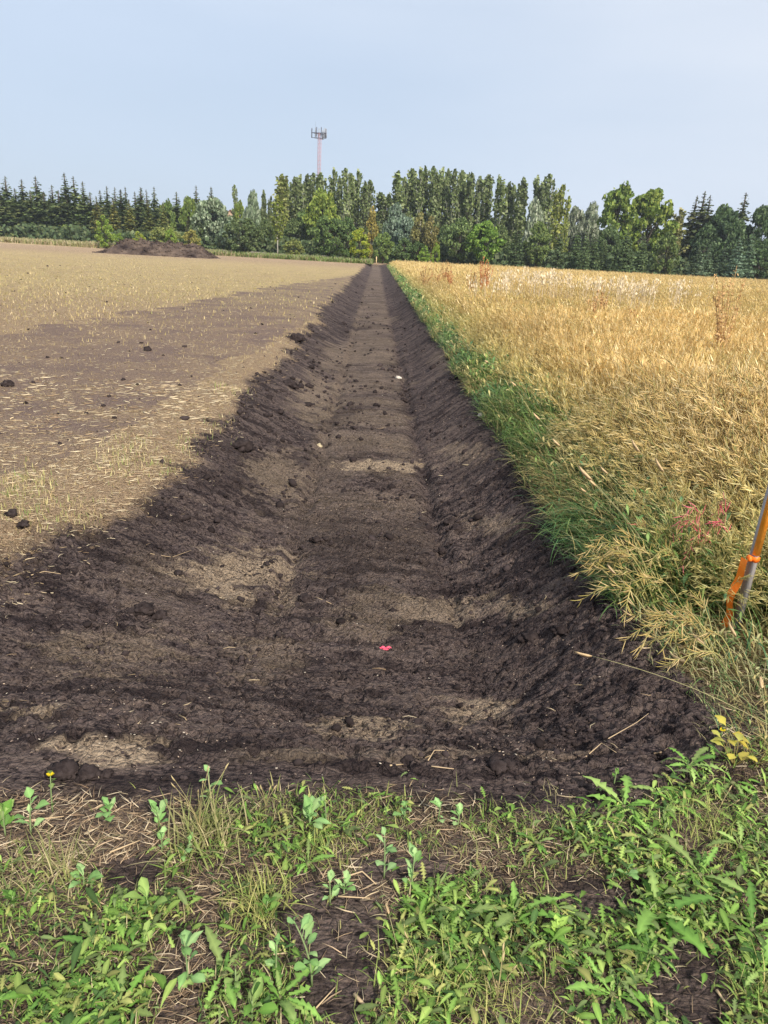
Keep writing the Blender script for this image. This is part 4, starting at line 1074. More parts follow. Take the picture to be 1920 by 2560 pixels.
# ------------------------------------------------------------------ dirt pile
def dirt_pile():
    p0 = at(232, 630, 88); p1 = at(532, 648, 88); cx = (p0[0] + p1[0]) / 2; W = p1[0] - p0[0]
    nx, ny = 150, 60; m = MB()
    X, Y = np.meshgrid(np.linspace(-.5, .5, nx), np.linspace(-.5, .5, ny))
    prof = np.interp(X, [-.5, -.44, -.30, -.22, -.05, .1, .2, .32, .38, .5], [0, .12, .85, 1.0, .95, .98, .88, .80, .70, 0])
    cross = np.clip(1 - np.abs(Y * 2) ** 1.3, 0, 1)
    Z = prof * cross ** .8 * 1.45
    n = fbm(X * 22 + 50, Y * 9 + 50, 12, 4) - .5; n2 = np.abs(fbm(X * 46 + 50, Y * 18 + 50, 14, 3) - .5)
    env = np.clip(Z * 1.5, 0, 1)
    Z = Z + env * (n * .7 + n2 * .8) - .03
    P = np.stack([X * W + env * n * .3, Y * 6.5 + env * n2 * .5, Z], -1)
    i = np.arange(nx * ny).reshape(ny, nx); Q = np.stack([i[:-1, :-1], i[:-1, 1:], i[1:, 1:], i[1:, :-1]], -1).reshape(-1, 4)
    m.add(P, Q); r = thing('dirt_pile', (float(cx), 90.0, 0), 'long flat-topped pile of dark soil in the left field', 'soil pile')
    r.rotation_euler = (0, 0, 0)
    m.build('heap', M_PILE, r)
    g = np.random.default_rng(4); lm = MB(); T = [lump_t(1, k, .4, .8) for k in range(3)]
    for k in range(420):
        a = g.uniform(-.49, .49); b = g.uniform(-.5, .15); j = int((a + .5) * (nx - 1)); q = int((b + .5) * (ny - 1))
        lm.scatter(T[k % 3], [P[q, j]], rot(np.array([g.uniform(0, 6)]), np.zeros(1)), [g.uniform(.05, .24)], None)
    o = lm.build('clods', M_PILE, r); o['kind'] = 'stuff'
M_PILE = plain('pile_soil', (.030, .021, .020), (.15, .11, .085), .9, 1.0, 1.0, 4, spec=.1)
dirt_pile()

# ------------------------------------------------------------------ trees
def cards(mb, P, size, cols, g, up=0.0, asp=1.0, flat=0.0, taper=None):
    """leaf clumps: small bent quads at P; up: how upright they stand; flat: how level"""
    n = len(P); V = np.array([(-.5, 0, -.5), (.5, .12, -.38), (.42, 0, .5), (-.38, .12, .42)])
    yaw = g.uniform(0, 6.28, n); tilt = g.uniform(-1.5, 1.5, n) * (1 - up) * (1 - flat) + flat * (PI / 2 + g.normal(0, .35, n)); roll = g.uniform(-.6, .6, n) if up else g.uniform(-1.5, 1.5, n)
    S = size * g.uniform(.6, 1.35, n); S = S * (np.clip((10.2 - P[:, 2]) / taper, .3, 1) if taper else 1); S3 = np.stack([S, S, S * asp], 1)
    c = np.array(cols)[g.integers(0, len(cols), n)] * g.uniform(.75, 1.25, (n, 1))
    mb.scatter((V, np.array([(0, 1, 2, 3)]), np.zeros((0, 3), int), np.ones((4, 3))), P, rot(yaw, tilt, roll), S3, c)
def tree_obj(name, tr, cr, bark, leafm):
    r = bpy.data.objects.new(name, None); C.objects.link(r)
    tr.build('trunk', bark, r, smooth=True); cr.build('crown', leafm, r); return r
def spruce(seed, cols, W=2.6, dens=1.0, bare=.04, name='spruce_tree', ragged=.25, card=.24, L=30):
    g = np.random.default_rng(seed); tr = MB(); cr = MB(); H = 10.0
    tube(tr, [(0, 0, 0), (.03, 0, 4), (0, .02, 8), (0, 0, 10)], .16, .02, (1, 1, 1), 6)
    P = []
    for i in range(L):
        t = bare + (1 - bare) * (i / L) ** .92; z = H * t; R = W * .5 * (1 - t) ** .82 * g.uniform(1 - ragged, 1 + ragged) + .05
        nb = max(4, int((11 * (1 - t) + 4) * (1 if L > 20 else 1.7)))
        for b in range(nb):
            a = g.uniform(0, 6.28); Rb = R * g.uniform(.65, 1.1); m = max(2, int(Rb / .16 * dens))
            tube(tr, [(0, 0, z), (math.cos(a) * Rb * .8, math.sin(a) * Rb * .8, z - .10 * Rb)], .02, .006, (1, 1, 1), 3) if i % 2 == 0 and b % 2 == 0 else None
            for k in range(m):
                q = (k + g.uniform(.2, 1)) / m; rr = Rb * q; wv = .20 * Rb * q
                for s_ in range(2):
                    off = g.normal(0, wv + .03); P.append((math.cos(a) * rr - math.sin(a) * off, math.sin(a) * rr + math.cos(a) * off, z + .10 * rr - .28 * rr * q + g.normal(0, .05 if L > 20 else .07)))
    for k in range(14): P.append((g.normal(0, .04), g.normal(0, .04), H * (1 + .0 * k) - k * .05))
    cards(cr, np.array(P), card, cols, g, flat=.75, taper=3.0)
    return tree_obj(name, tr, cr, M_BARK, M_NEEDLE)
def poplar(seed, cols, W=2.2, name='poplar_tree', gaps=.62, card=.235, nbr=30, base=.10):
    g = np.random.default_rng(seed); tr = MB(); cr = MB(); H = 10.0
    tube(tr, [(0, 0, 0), (.05, 0, 3), (0, .05, 7), (0, 0, 9.6)], .13, .02, (1, 1, 1), 6)
    P = []
    for ld in range(3):
        a = g.uniform(0, 6.28); ro = W * g.uniform(.22, .34); top = H * (1.0 if ld == 0 else g.uniform(.84, .96)); ro = ro * (.25 if ld == 0 else 1)
        pts = np.array([(math.cos(a) * ro * min(1, q * 2.2), math.sin(a) * ro * min(1, q * 2.2), 2.2 + (top - 2.2) * q) for q in np.linspace(0, 1, 7)])
        tube(tr, pts, .05, .01, (1, 1, 1), 3)
        for k in range(200):
            q = g.uniform(.1, 1.0); j = min(5, int(q * 6)); c = pts[j] * (1 - (q * 6 - j)) + pts[j + 1] * (q * 6 - j)
            P.append(c + g.normal(0, .17 * (1.08 - q), 3) * (1, 1, .8))
    for b in range(nbr):
        z0 = H * (base + (.86 - base) * (b / nbr) + g.uniform(-.02, .02)); a = g.uniform(0, 6.28)
        t0 = z0 / H; R = W * .5 * min(1, (1.05 - t0) * 1.5) * g.uniform(.6, 1.05); top = min(H * g.uniform(.90, .97), z0 + g.uniform(1.2, 2.6))
        pts = [np.array([math.cos(a) * R * math.sin(q * PI / 2) , math.sin(a) * R * math.sin(q * PI / 2), z0 + (top - z0) * q ** 1.3]) for q in np.linspace(0, 1, 5)]
        tube(tr, pts, .03, .008, (1, 1, 1), 3)
        for k in range(40):
            q = g.uniform(.15, 1.0) * 4; i = min(3, int(q)); c = pts[i] * (1 - (q - i)) + pts[i + 1] * (q - i)
            P.append(c + g.normal(0, .12, 3) * (1, 1, 1.3))
    for k in range(200):
        z = H * g.uniform(.45, .99); P.append(np.array([g.normal(0, .08), g.normal(0, .08), z]))
    P = np.array(P); keep = g.uniform(0, 1, len(P)) > gaps * (vn(P[:, 0] * 2.5 + 30 + seed, P[:, 2] * 1.8 + P[:, 1], seed) > .45) * (P[:, 2] < 9.2)
    cards(cr, P[keep], card, cols, g, up=.35, asp=1.1)
    return tree_obj(name, tr, cr, M_PALEBARK if seed % 2 else M_BARK, M_TREE)
def broad(seed, cols, W=7.0, name='broadleaf_tree', n=60, card=.34, leafs=70, zlo=.12, upright=0.0, clump=.85, asp=1.0, bark=None, flat_top=0.0):
    g = np.random.default_rng(seed); tr = MB(); cr = MB(); H = 10.0
    tube(tr, [(0, 0, 0), (.1, 0, H * zlo + 1.0), (0, .1, H * .55), (.1, .1, H * .85)], .24, .04, (1, 1, 1), 7)
    P = []; 
    for k in range(n):
        a = g.uniform(0, 6.28); cz = g.uniform(-1, 1); rr = math.sqrt(1 - cz * cz) * g.uniform(.55, 1.0) ; R = W * .5 * .86
        z = H * (zlo + (1 - zlo) * (.5 + .46 * cz * g.uniform(.75, 1.0))); shape = 1.0 - .25 * max(0, cz) * (1 - flat_top)
        c = np.array([math.cos(a) * rr * R * shape, math.sin(a) * rr * R * shape, z])
        st = np.array([0, 0, max(H * zlo, z - rr * R * .9)]); mid = (st + c) / 2 + (0, 0, .2)
        tube(tr, [st, mid, c], .06, .012, (1, 1, 1), 3)
        cl = clump * g.uniform(.6, 1.25) ; d = g.normal(size=(leafs, 3)); d /= np.linalg.norm(d, axis=1)[:, None]
        q = c + d * (g.uniform(.35, 1, (leafs, 1)) ** .5) * cl * np.array([1, 1, .75 + upright])
        P.append(q)
    P = np.concatenate(P); P = P[P[:, 2] > .15]
    cards(cr, P, card, cols, g, up=upright * .6, asp=asp)
    return tree_obj(name, tr, cr, bark or M_BARK, M_TREE)
def shrub(seed, cols, name='shrub', W=10, **k): return broad(seed, cols, W=W, name=name, n=k.pop('n', 46), zlo=.02, **k)

DK = [(.10, .14, .058), (.13, .17, .07), (.07, .10, .046), (.17, .19, .08)]
BL = [(.16, .23, .15), (.22, .29, .20), (.12, .17, .11)]
PO = [(.16, .21, .085), (.21, .26, .11), (.11, .15, .06), (.29, .33, .20)]
YG2 = [(.19, .26, .065), (.25, .32, .08), (.14, .20, .05), (.33, .37, .10)]
BR = [(.22, .34, .06), (.29, .41, .08), (.36, .45, .10), (.16, .26, .05)]
DG = [(.115, .165, .060), (.155, .21, .08), (.08, .12, .048), (.21, .26, .11)]
SV = [(.20, .25, .17), (.30, .35, .27), (.14, .18, .12), (.42, .46, .38)]
TN = [(.24, .23, .09), (.31, .28, .12), (.19, .19, .075)]
PROTO = {
 'spruce': [spruce(1, DK), spruce(2, DK, 2.3, ragged=.35), spruce(3, DK, 2.9, ragged=.4)],
 'thin_spruce': [spruce(4, DK, 1.6, 1.0, .25, ragged=.5), spruce(5, DK, 1.9, .9, .3, ragged=.5)],
 'young_spruce': [spruce(6, [(.11, .16, .08), (.15, .21, .10), (.075, .11, .055)], 4.6, 1.1, .02, 'young_spruce', .2, .30, 15), spruce(7, [(.11, .16, .08), (.15, .20, .10)], 4.0, 1.1, .02, 'young_spruce', .2, .30, 16)],
 'blue_spruce': [spruce(8, BL, 4.4, 1.1, .02, 'blue_spruce', .2, .30, 15)],
 'poplar': [poplar(11, PO), poplar(12, PO, 1.9, gaps=.5), poplar(13, PO, 2.5), poplar(14, PO, 1.6, gaps=.55)],
 'birch': [poplar(15, YG2, 2.6, 'birch_tree', .5, .26, 22, .38)],
 'broadleaf': [broad(21, YG2, 7), broad(22, YG2, 8.5, n=75)],
 'dark_broadleaf': [broad(23, DG, 7.5, n=70), broad(24, DG, 8.5, n=75)],
 'olive_tree_crown': [broad(25, TN, 4.6, 'aspen_tree', n=44, clump=.7, upright=.4, bark=M_PALEBARK)],
 'willow': [broad(31, SV, 5.5, 'silver_willow', n=60, upright=.9, asp=2.2, card=.24, clump=.7), broad(32, SV, 4.6, 'silver_willow', n=50, upright=.9, asp=2.4, card=.24, clump=.65)],
 'round_bush': [shrub(41, DG, 'round_bush', 10.5, n=80, flat_top=.8), shrub(42, DG, 'round_bush', 9, n=70, flat_top=.6)],
 'bright_bush': [shrub(43, BR, 'bright_bush', 7.5), shrub(44, BR, 'bright_bush', 9)],
}
used = set(); counts = {}; placed = []
def plant(kind, u, vt, d, label, wpx=None, tint=(1, 1, 1), vb=None, group=None, variant=None):
    """kind, picture column and top row, distance; size follows from those"""
    vb_ = vb if vb is not None else 632 + (u - 960) * .052 + 10
    top = at(u, vt, d); H = top[2]; x = float(at(u, (vt + vb_) / 2, d)[0])
    ps = PROTO[kind]; i = counts.get(kind, 0); counts[kind] = i + 1; p = ps[(variant if variant is not None else i) % len(ps)]
    sz = H / 10.0; base_w = {'spruce': 2.5, 'thin_spruce': 1.7, 'young_spruce': 4.2, 'blue_spruce': 4.3, 'poplar': 2.1, 'birch': 2.6, 'broadleaf': 7.5, 'dark_broadleaf': 7.8, 'olive_tree_crown': 4.6, 'willow': 5.0, 'round_bush': 9.8, 'bright_bush': 8.3}[kind]
    sxy = sz if wpx is None else (wpx * d / 1960.0) / base_w
    yd = d + random.uniform(-1, 1) * .3
    rzv = random.uniform(0, 6.28)
    sc_ = (sxy, sxy, sz)
    if p.name in used:
        o = copy_thing(p, (x, yd, -.05), rzv, sc_, label, group)
    else:
        used.add(p.name); o = p; o.location = (x, yd, -.05); o.rotation_euler = (0, 0, rzv); o.scale = sc_; o['label'] = label
        if group: o['group'] = group
    o['category'] = 'bush' if 'bush' in kind else 'tree'
    f = random.uniform(.85, 1.15)
    for ch in o.children:
        if ch.name.startswith('crown'): ch.color = (tint[0] * f, tint[1] * f, tint[2] * f * .86, 1)
    return o
ORD = ['first', 'second', 'third', 'fourth', 'fifth', 'sixth', 'seventh', 'eighth', 'ninth', 'tenth', 'eleventh', 'twelfth', 'thirteenth', 'fourteenth', 'fifteenth', 'sixteenth', 'seventeenth', 'eighteenth', 'nineteenth', 'twentieth', 'twenty-first', 'twenty-second', 'twenty-third']
# left spruce wood: (column, top row, distance)
GS = 'dark spruces behind the left field'
W2 = 1.5
for k, (u, v, d, w_) in enumerate([(21, 440, 165, 44), (62, 448, 168, 46), (97, 440, 166, 44), (135, 462, 164, 38), (167, 431, 162, 44), (190, 440, 166, 38), (212, 453, 160, 38),
                               (255, 475, 165, 34), (272, 465, 160, 34), (290, 467, 166, 32), (305, 473, 160, 30), (318, 467, 165, 30), (340, 478, 160, 32), (355, 468, 163, 30), (368, 473, 158, 30), (388, 466, 160, 34),
                               (443, 479, 155, 42), (467, 490, 160, 36), (493, 463, 158, 34), (529, 467, 158, 26)]):
    plant('spruce' if k not in (10, 13, 19) else 'thin_spruce', u, v, d, f'dark pointed spruce, {ORD[k]} from the left along the skyline left of the poplars', w_ * 1.9, group=GS)
for k, (u, v) in enumerate([(-30, 450), (-70, 445), (2, 462), (42, 470), (80, 475), (115, 478), (152, 475), (230, 480)]):
    plant('spruce', u, v, 160, ['spruce just outside the left edge', 'spruce further outside the left edge', 'shorter spruce cut by the left edge', 'lower spruce between the first two spires', 'lower spruce between the second and third spires', 'lower spruce left of the small fourth spire', 'lower spruce left of the tallest spire', 'low spruce in the dip right of the left spruce block'][k], 84, group=GS)
for k, (u, v, d, w_, t) in enumerate([(245, 490, 150, 26, (1.6, 1.3, 1.1)), (285, 495, 150, 26, (1.7, 1.35, 1.1)), (325, 498, 150, 26, (1.6, 1.3, 1.0)), (372, 500, 148, 28, (1.5, 1.3, 1.0)), (410, 505, 148, 26, (1.5, 1.3, 1.1))]):
    plant('thin_spruce', u, v, d, f'thin half-bare olive brown spruce, {ORD[k]} from the left in front of the spruce wood', w_ * 1.5, t, group='thin bare-stemmed spruces')
# mixed trees right of the spruces
plant('broadleaf', 420, 497, 152, 'small rounded green tree in the dip between spruce spires behind the dirt pile', 50, (.7, .8, .9))
plant('broadleaf', 475, 485, 148, 'yellow-green tree between the two tall spires right of the dirt pile', 46, (.75, .8, .8))
plant('dark_broadleaf', 500, 520, 140, 'dark leafy tree behind the right half of the dirt pile', 60)
plant('poplar', 588, 461, 150, 'lone narrow poplar spire above the silvery trees', 24)
plant('broadleaf', 600, 500, 148, 'yellow-green tree under the lone narrow poplar', 46, (.9, .9, .8))
plant('willow', 530, 492, 140, 'big silvery willow right of the dirt pile', 95, (.8, .85, .8))
plant('willow', 632, 484, 145, 'silvery willow with wispy spires left of the white birch', 50, (.9, .95, .9))
plant('poplar', 660, 474, 150, 'narrow poplar next to the silvery willow spires', 22)
plant('poplar', 677, 488, 150, 'short poplar left of the white birch', 20)
plant('willow', 590, 545, 135, 'low silver-green willow behind the big dark bush', 80, (.6, .7, .65))
plant('round_bush', 608, 541, 118, 'big round dark grey-green bush left of the white birch', 110, (.95, .95, 1.05))
plant('dark_broadleaf', 665, 545, 135, 'dark tree filling the space left of the white birch', 60)
b_ = plant('birch', 694, 487, 122, 'slender birch with a white trunk standing alone at the field edge', 42, (1.0, .95, .8))
GP = 'poplars in the tall row'
PL = [(703, 435, 27), (716, 455, 16), (737, 442, 20), (750, 437, 19), (766, 434, 19), (783, 431, 18), (799, 430, 22), (832, 420, 19), (846, 440, 15), (862, 419, 19), (876, 432, 16), (892, 424, 20), (911, 452, 18), (923, 448, 18), (950, 480, 24), (968, 482, 24)]
for k, (u, v, w_) in enumerate(PL):
    plant('poplar', u, v, 150 + (k % 3) * 3, f'tall poplar, {ORD[k]} from the left in the group between birch and ditch', w_ * 2.15, (1.0, 1.0, .95) if k else (1.4, 1.25, .9), group=GP)
PR = [(990, 427, 26), (1008, 441, 20), (1026, 420, 24), (1045, 419, 20), (1058, 415, 20), (1075, 413, 18), (1086, 430, 18), (1100, 418, 20), (1113, 421, 18), (1129, 420, 20), (1148, 424, 20), (1161, 432, 18), (1173, 430, 20), (1193, 438, 22), (1213, 435, 24), (1241, 437, 24), (1264, 453, 20), (1277, 460, 18), (1300, 443, 22), (1334, 438, 22), (1350, 449, 18), (1364, 433, 24)]
for k, (u, v, w_) in enumerate(PR):
    plant('poplar', u, v, 150 + (k % 3) * 3, f'tall poplar, {ORD[k]} from the left in the long row right of the ditch', w_ * 2.15, (1.0, 1.0, .95), group=GP)
plant('poplar', 1396, 458, 140, 'broad yellowish green poplar at the right end of the row', 46, (1.5, 1.35, .75), variant=2)
plant('poplar', 1412, 488, 140, 'shorter yellowish poplar against the right end one', 26, (1.4, 1.3, .75), variant=0)
# trees in front of the poplar row, left of the ditch
plant('broadleaf', 806, 465, 135, 'rounded yellow-green tree in front of the poplars below the mast', 84, (.95, .95, .8))
plant('broadleaf', 760, 520, 140, 'dull olive tree between birch and the dark bushes', 70, (.55, .65, .8))
plant('dark_broadleaf', 735, 545, 138, 'dark tree behind the olive bush, right of the birch', 70)
plant('round_bush', 735, 596, 125, 'low olive-green bush right of the white birch', 64, (1.9, 1.6, 1.3))
plant('round_bush', 822, 535, 118, 'very large dark green bush left of the bright yellow-green one', 112, (.9, 1.0, .9))
plant('round_bush', 868, 540, 121, 'dark green bush squeezed between the very large one and the bright one', 70, (.8, .95, .85))
plant('bright_bush', 900, 566, 113, 'bright yellow-green bush at the far end of the ditch, left side', 70, (1.15, .95, .6))
plant('olive_tree_crown', 929, 514, 125, 'tan-yellow slender tree behind the bright yellow-green bush', 34, (1.25, 1.1, .8))
plant('round_bush', 958, 577, 119, 'medium green round bush just right of the far end of the ditch', 60, (1.2, 1.25, 1.0))
plant('willow', 988, 515, 132, 'grey silver willow above the green bush at the ditch end', 70, (.75, .85, .9))
plant('willow', 1015, 540, 130, 'second grey willow, right of the first at the ditch end', 60, (.65, .75, .8))
plant('olive_tree_crown', 1050, 530, 124, 'olive-tan aspen with a pale stem, left of a pair', 46, (1, 1, 1))
plant('olive_tree_crown', 1078, 540, 122, 'olive-tan aspen with a pale stem, right of a pair', 46, (1.05, 1, 1))
plant('round_bush', 1010, 592, 120, 'dark bush under the grey willows', 60, (.8, .9, .9))
plant('round_bush', 1045, 600, 121, 'dark low bush left of the small bright shrubs', 60, (.7, .8, .8))
plant('bright_bush', 1062, 612, 114, 'small bright shrub, left of the pair beside the crop', 34, (.8, .85, .8))
plant('bright_bush', 1090, 603, 114, 'taller bright shrub, right of the pair beside the crop', 30, (.95, .95, .8))
plant('dark_broadleaf', 1150, 540, 122, 'dark half of the twin round trees right of the aspens', 80, (1, 1.05, 1.0))
plant('dark_broadleaf', 1110, 560, 128, 'dark tree between the aspens and the twin round trees', 60, (.8, .85, .9))
plant('broadleaf', 1212, 546, 120, 'yellow-green round tree in front of the poplar row', 90, (.8, 1.05, .8))
plant('dark_broadleaf', 1250, 560, 128, 'dark tree between the yellow-green round tree and the pointed spruce', 60, (.9, .9, .9))
plant('willow', 1330, 503, 138, 'white-silver willow in front of the poplars', 62, (1.35, 1.3, 1.35))
plant('willow', 1436, 512, 145, 'grey-white wispy willow, left of a pair before the big yellow-green tree', 60, (1.1, 1.05, 1.1))
plant('willow', 1473, 514, 145, 'grey-white wispy willow, right of a pair before the big yellow-green tree', 62, (1.05, 1.0, 1.05))
for k, (u, v, w_) in enumerate([(1290, 565, 56), (1398, 572, 50), (1441, 566, 48), (1463, 570, 46), (1484, 577, 44), (1508, 598, 46), (1563, 568, 66), (1606, 582, 56)]):
    plant('young_spruce', u, v, 111.5 + (k % 3) * 1.5, f'layered young spruce, {ORD[k]} from the left in front of the wood beyond the crop', w_, group='young spruces behind the crop')
plant('dark_broadleaf', 1345, 552, 124, 'mid green tree between the first two young spruces', 80, (1.2, 1.2, 1.0))
plant('dark_broadleaf', 1520, 560, 128, 'dark tree behind the gap in the young spruces', 70, (.8, .85, .9))
plant('broadleaf', 1540, 455, 135, 'huge yellow-green tree, left crown with the highest top', 120, (.82, .88, .80))
plant('broadleaf', 1620, 462, 136, 'huge yellow-green tree, right crown beside the highest top', 130, (.95, 1.0, .8))
plant('round_bush', 1665, 575, 113, 'round green pine-like bush right of the young spruces', 80, (1.15, 1.15, 1.0))
plant('poplar', 1690, 520, 135, 'brownish thin-leaved tree right of the huge yellow-green trees', 50, (1.5, 1.2, 1.0), variant=2)
for k, (u, v, w_) in enumerate([(1727, 487, 44), (1744, 477, 56), (1760, 486, 44), (1846, 480, 56)]):
    plant('spruce', u, v, 138, ['dark spruce spire, left of the tight trio on the right', 'highest dark spruce spire in the tight trio on the right', 'dark spruce spire, right of the tight trio', 'dark spruce with a single spire near the right edge'][k], w_ * 2.0, (1.1, 1.0, 1.1))
plant('dark_broadleaf', 1798, 507, 134, 'dark leafy tree right of the spruce trio', 90, (.8, .9, 1.0))
plant('dark_broadleaf', 1820, 520, 130, 'darker tree under the single spire', 90, (.7, .8, .95))
plant('dark_broadleaf', 1895, 510, 134, 'dark tree touching the right edge of the picture', 100, (.7, .8, .85))
plant('dark_broadleaf', 1985, 515, 134, 'dark tree just beyond the right edge', 110, (.75, .85, .85))
plant('dark_broadleaf', 1760, 560, 126, 'dark tree filling below the spruce trio', 90, (.6, .7, .8))
plant('dark_broadleaf', 1900, 600, 122, 'dark low tree at the right edge behind the crop', 90, (.65, .75, .8))
plant('blue_spruce', 1743, 613, 111, 'pale blue-green young spruce, left of the pair under the spruce trio', 56)
plant('blue_spruce', 1772, 607, 112, 'blue-green young spruce, right of the pair under the spruce trio', 44)
plant('blue_spruce', 1806, 606, 112, 'darker blue spruce left of the bluest spruce', 46, (.7, .75, .75))
plant('blue_spruce', 1842, 586, 111, 'bluest spruce, tall silver-blue one near the right edge', 56, (1.1, 1.15, 1.3))
plant('blue_spruce', 1873, 567, 113, 'tall pale spruce with a silver top next to the bluest spruce', 52, (.85, .9, .9))
# bright shrubs near the pile
plant('bright_bush', 262, 535, 125, 'tall bright green shrub left of the dirt pile', 56, (.75, .75, .7), vb=598)
plant('bright_bush', 298, 580, 118, 'low bright shrub peeking over the left end of the dirt pile', 30, (.85, .9, .8), vb=600)
plant('bright_bush', 347, 576, 115, 'bright yellow-green shrub behind the middle of the dirt pile', 40, (1.2, 1.0, .8), vb=605)
plant('bright_bush', 428, 568, 115, 'bright green shrub behind the dirt pile, right of its middle', 44, (1, 1, 1), vb=610)
plant('round_bush', 415, 563, 125, 'wide grey-green bush behind the bright green shrub', 90, (1.8, 1.5, 1.3))
plant('round_bush', 480, 572, 120, 'brownish bush behind the right end of the dirt pile', 56, (2.3, 1.6, 1.3))
plant('bright_bush', 42, 577, 160, 'tiny bright shrub on the track at the left', 12, (1, 1, 1))
plant('dark_broadleaf', 165, 560, 158, 'low green tree at the foot of the left spruce block', 50, (1.3, 1.3, 1.0))

# far woodland mass behind the front rows, seen only through gaps
def far_wood():
    g = np.random.default_rng(9); mb = MB(); n = 34000
    x = g.uniform(-130, 120, n); d = 172 + g.uniform(0, 16, n) 
    top = np.interp(x, [-130, -60, -40, -20, 0, 30, 60, 120], [8, 8, 8, 8.5, 9.5, 9, 8, 8]) + 1.2 * (fbm(x * .25 + 90, x * 0 + 1.0, 3, 3) - .5) * 2
    z = top * g.uniform(0, 1, n) ** .8
    P = np.stack([x, d, z], 1)
    cards(mb, P, 1.0, [(.08, .11, .05), (.10, .135, .06), (.13, .16, .07)], g)
    tag(mb.build('far_wood', M_TREE), 'dark mass of far woodland behind the rows of trees', 'woodland', None, 'stuff')
    # brambles and undergrowth at the feet of the trees beyond the fields
    mb = MB(); n = 30000; x = g.uniform(-110, 100, n)
    yb = np.interp(x, [-110, -60, -30, -10, 0, 60, 100], [168, 150, 136, 126, 124, 124, 122]); y = yb + g.uniform(0, 9, n)
    z = g.uniform(0, 1, n) ** 1.2 * (3.2 + 2.0 * (fbm(x * .3 + 50, x * 0, 6, 2) - .5))
    cards(mb, np.stack([x, y, z], 1), .55, [(.08, .12, .05), (.10, .145, .06), (.14, .17, .07)], g)
    tag(mb.build('undergrowth', M_TREE), 'dark undergrowth at the foot of the tree line', 'undergrowth', None, 'stuff')
far_wood()

# verge: tall dry and green grass between left field and trees
def verge():
    g = np.random.default_rng(10); mb = MB(); n = 52000
    x = g.uniform(-105, -3.5, n)
    y0 = np.interp(x, [-105, -70, -40, -20, -8, -4], [150, 138, 122, 112, 110, 109]); y = y0 + g.uniform(0, 1, n) ** 1.3 * np.interp(x, [-105, -30, -4], [12, 10, 7])
    B = [blade_t(2, .10, .5), blade_t(2, .14, .9)]
    t = np.clip((x + 40) / 22, 0, 1); h = g.uniform(.35, 1.0, n) * (1.0 + .35 * (fbm(x * .5 + 200, y * .5, 7, 2) - .5)) * (1.1 - .25 * t)
    dry = np.array([(.44, .37, .20), (.34, .32, .14), (.26, .29, .10), (.50, .40, .26)])[g.integers(0, 4, n)]
    grn = np.array([(.14, .22, .05), (.19, .27, .07), (.24, .29, .09), (.36, .32, .18)])[g.integers(0, 4, n)]
    c = np.where((g.uniform(0, 1, n) < t * .9)[:, None], grn, dry) * g.uniform(.8, 1.2, (n, 1))
    yaw = g.uniform(0, 6.28, n)
    for q in range(2):
        i = np.arange(n) % 2 == q; mb.scatter(B[q], np.stack([x[i], y[i], np.zeros(i.sum())], 1), rot(yaw[i], g.uniform(-.4, .4, i.sum())), np.stack([h[i] * 1.6, h[i], h[i]], 1), c[i])
    tag(mb.build('verge_grass', M_STRAW), 'tall dry and green grass between the mown field and the trees', 'grass', None, 'stuff')
    # pale track and its low dark bank behind the verge
    mb = MB(); xs = np.linspace(-115, -8, 80); V = []
    for xx in xs:
        yb = np.interp(xx, [-115, -70, -40, -8], [160, 148, 132, 121])
        V += [(xx, yb, .02), (xx, yb + 1.0, .55 + .1 * math.sin(xx)), (xx, yb + 4.5, .62 + .1 * math.sin(xx)), (xx, yb + 6, .0)]
    i = np.arange(len(V)).reshape(-1, 4); Q = []
    for k in range(len(xs) - 1):
        for j in range(3): Q.append((i[k, j], i[k + 1, j], i[k + 1, j + 1], i[k, j + 1]))
    mb.add(V, Q); tag(mb.build('track', M_TRACK), None, None, None, 'structure')
M_TRACK = plain('track_gravel', (.30, .25, .20), (.44, .38, .32), .5, 1, .3, 2)
verge()

# ------------------------------------------------------------------ tall individual weeds in the crop
def dock(u, vt, d, label, col, n=7, w_=.25, seed=0, name='dock_plant', cat='weed', group='rusty seed stalks above the crop'):
    g = np.random.default_rng(seed); t = at(u, vt, d); H = float(t[2]); r = thing(name, (float(t[0]), float(d), 0), label, cat, group)
    s = MB(); m = MB()
    for k in range(n):
        a = g.uniform(0, 6.28); hh = H * (g.uniform(.72, .95) if k else 1.0); ww = w_ * (g.uniform(.3, 1.0) if k else .08)
        pts = np.array([(math.cos(a) * ww * q ** 1.5, math.sin(a) * ww * q ** 1.5, hh * (q if k == 0 else .25 + .75 * q)) for q in np.linspace(0, 1, 7)])
        tube(s, pts, .006, .003, tuple(np.array(col) * .9), 4)
        for j in range(48):
            q = g.uniform(.35, 1) * 6; i = min(5, int(q)); p = pts[i] * (1 - (q - i)) + pts[i + 1] * (q - i) + g.normal(0, .012, 3) * (1 + .1 * (6 - q))
            m.scatter((np.array([(-.5, 0, -.6), (.5, .1, -.4), (.35, 0, .7), (-.3, .1, .5)]), np.array([(0, 1, 2, 3)]), np.zeros((0, 3), int), np.ones((4, 3))), [p], rot(np.array([g.uniform(0, 6)]), np.array([g.uniform(-1, 1)])), [g.uniform(.010, .022) * (1 + d * .03)], [np.array(col) * g.uniform(.75, 1.25)])
    s.build('stem', M_STRAW, r); m.build('seed_heads', M_STRAW, r)
RU = (.60, .28, .12); BRN = (.58, .36, .16); CRM = (.80, .66, .48)
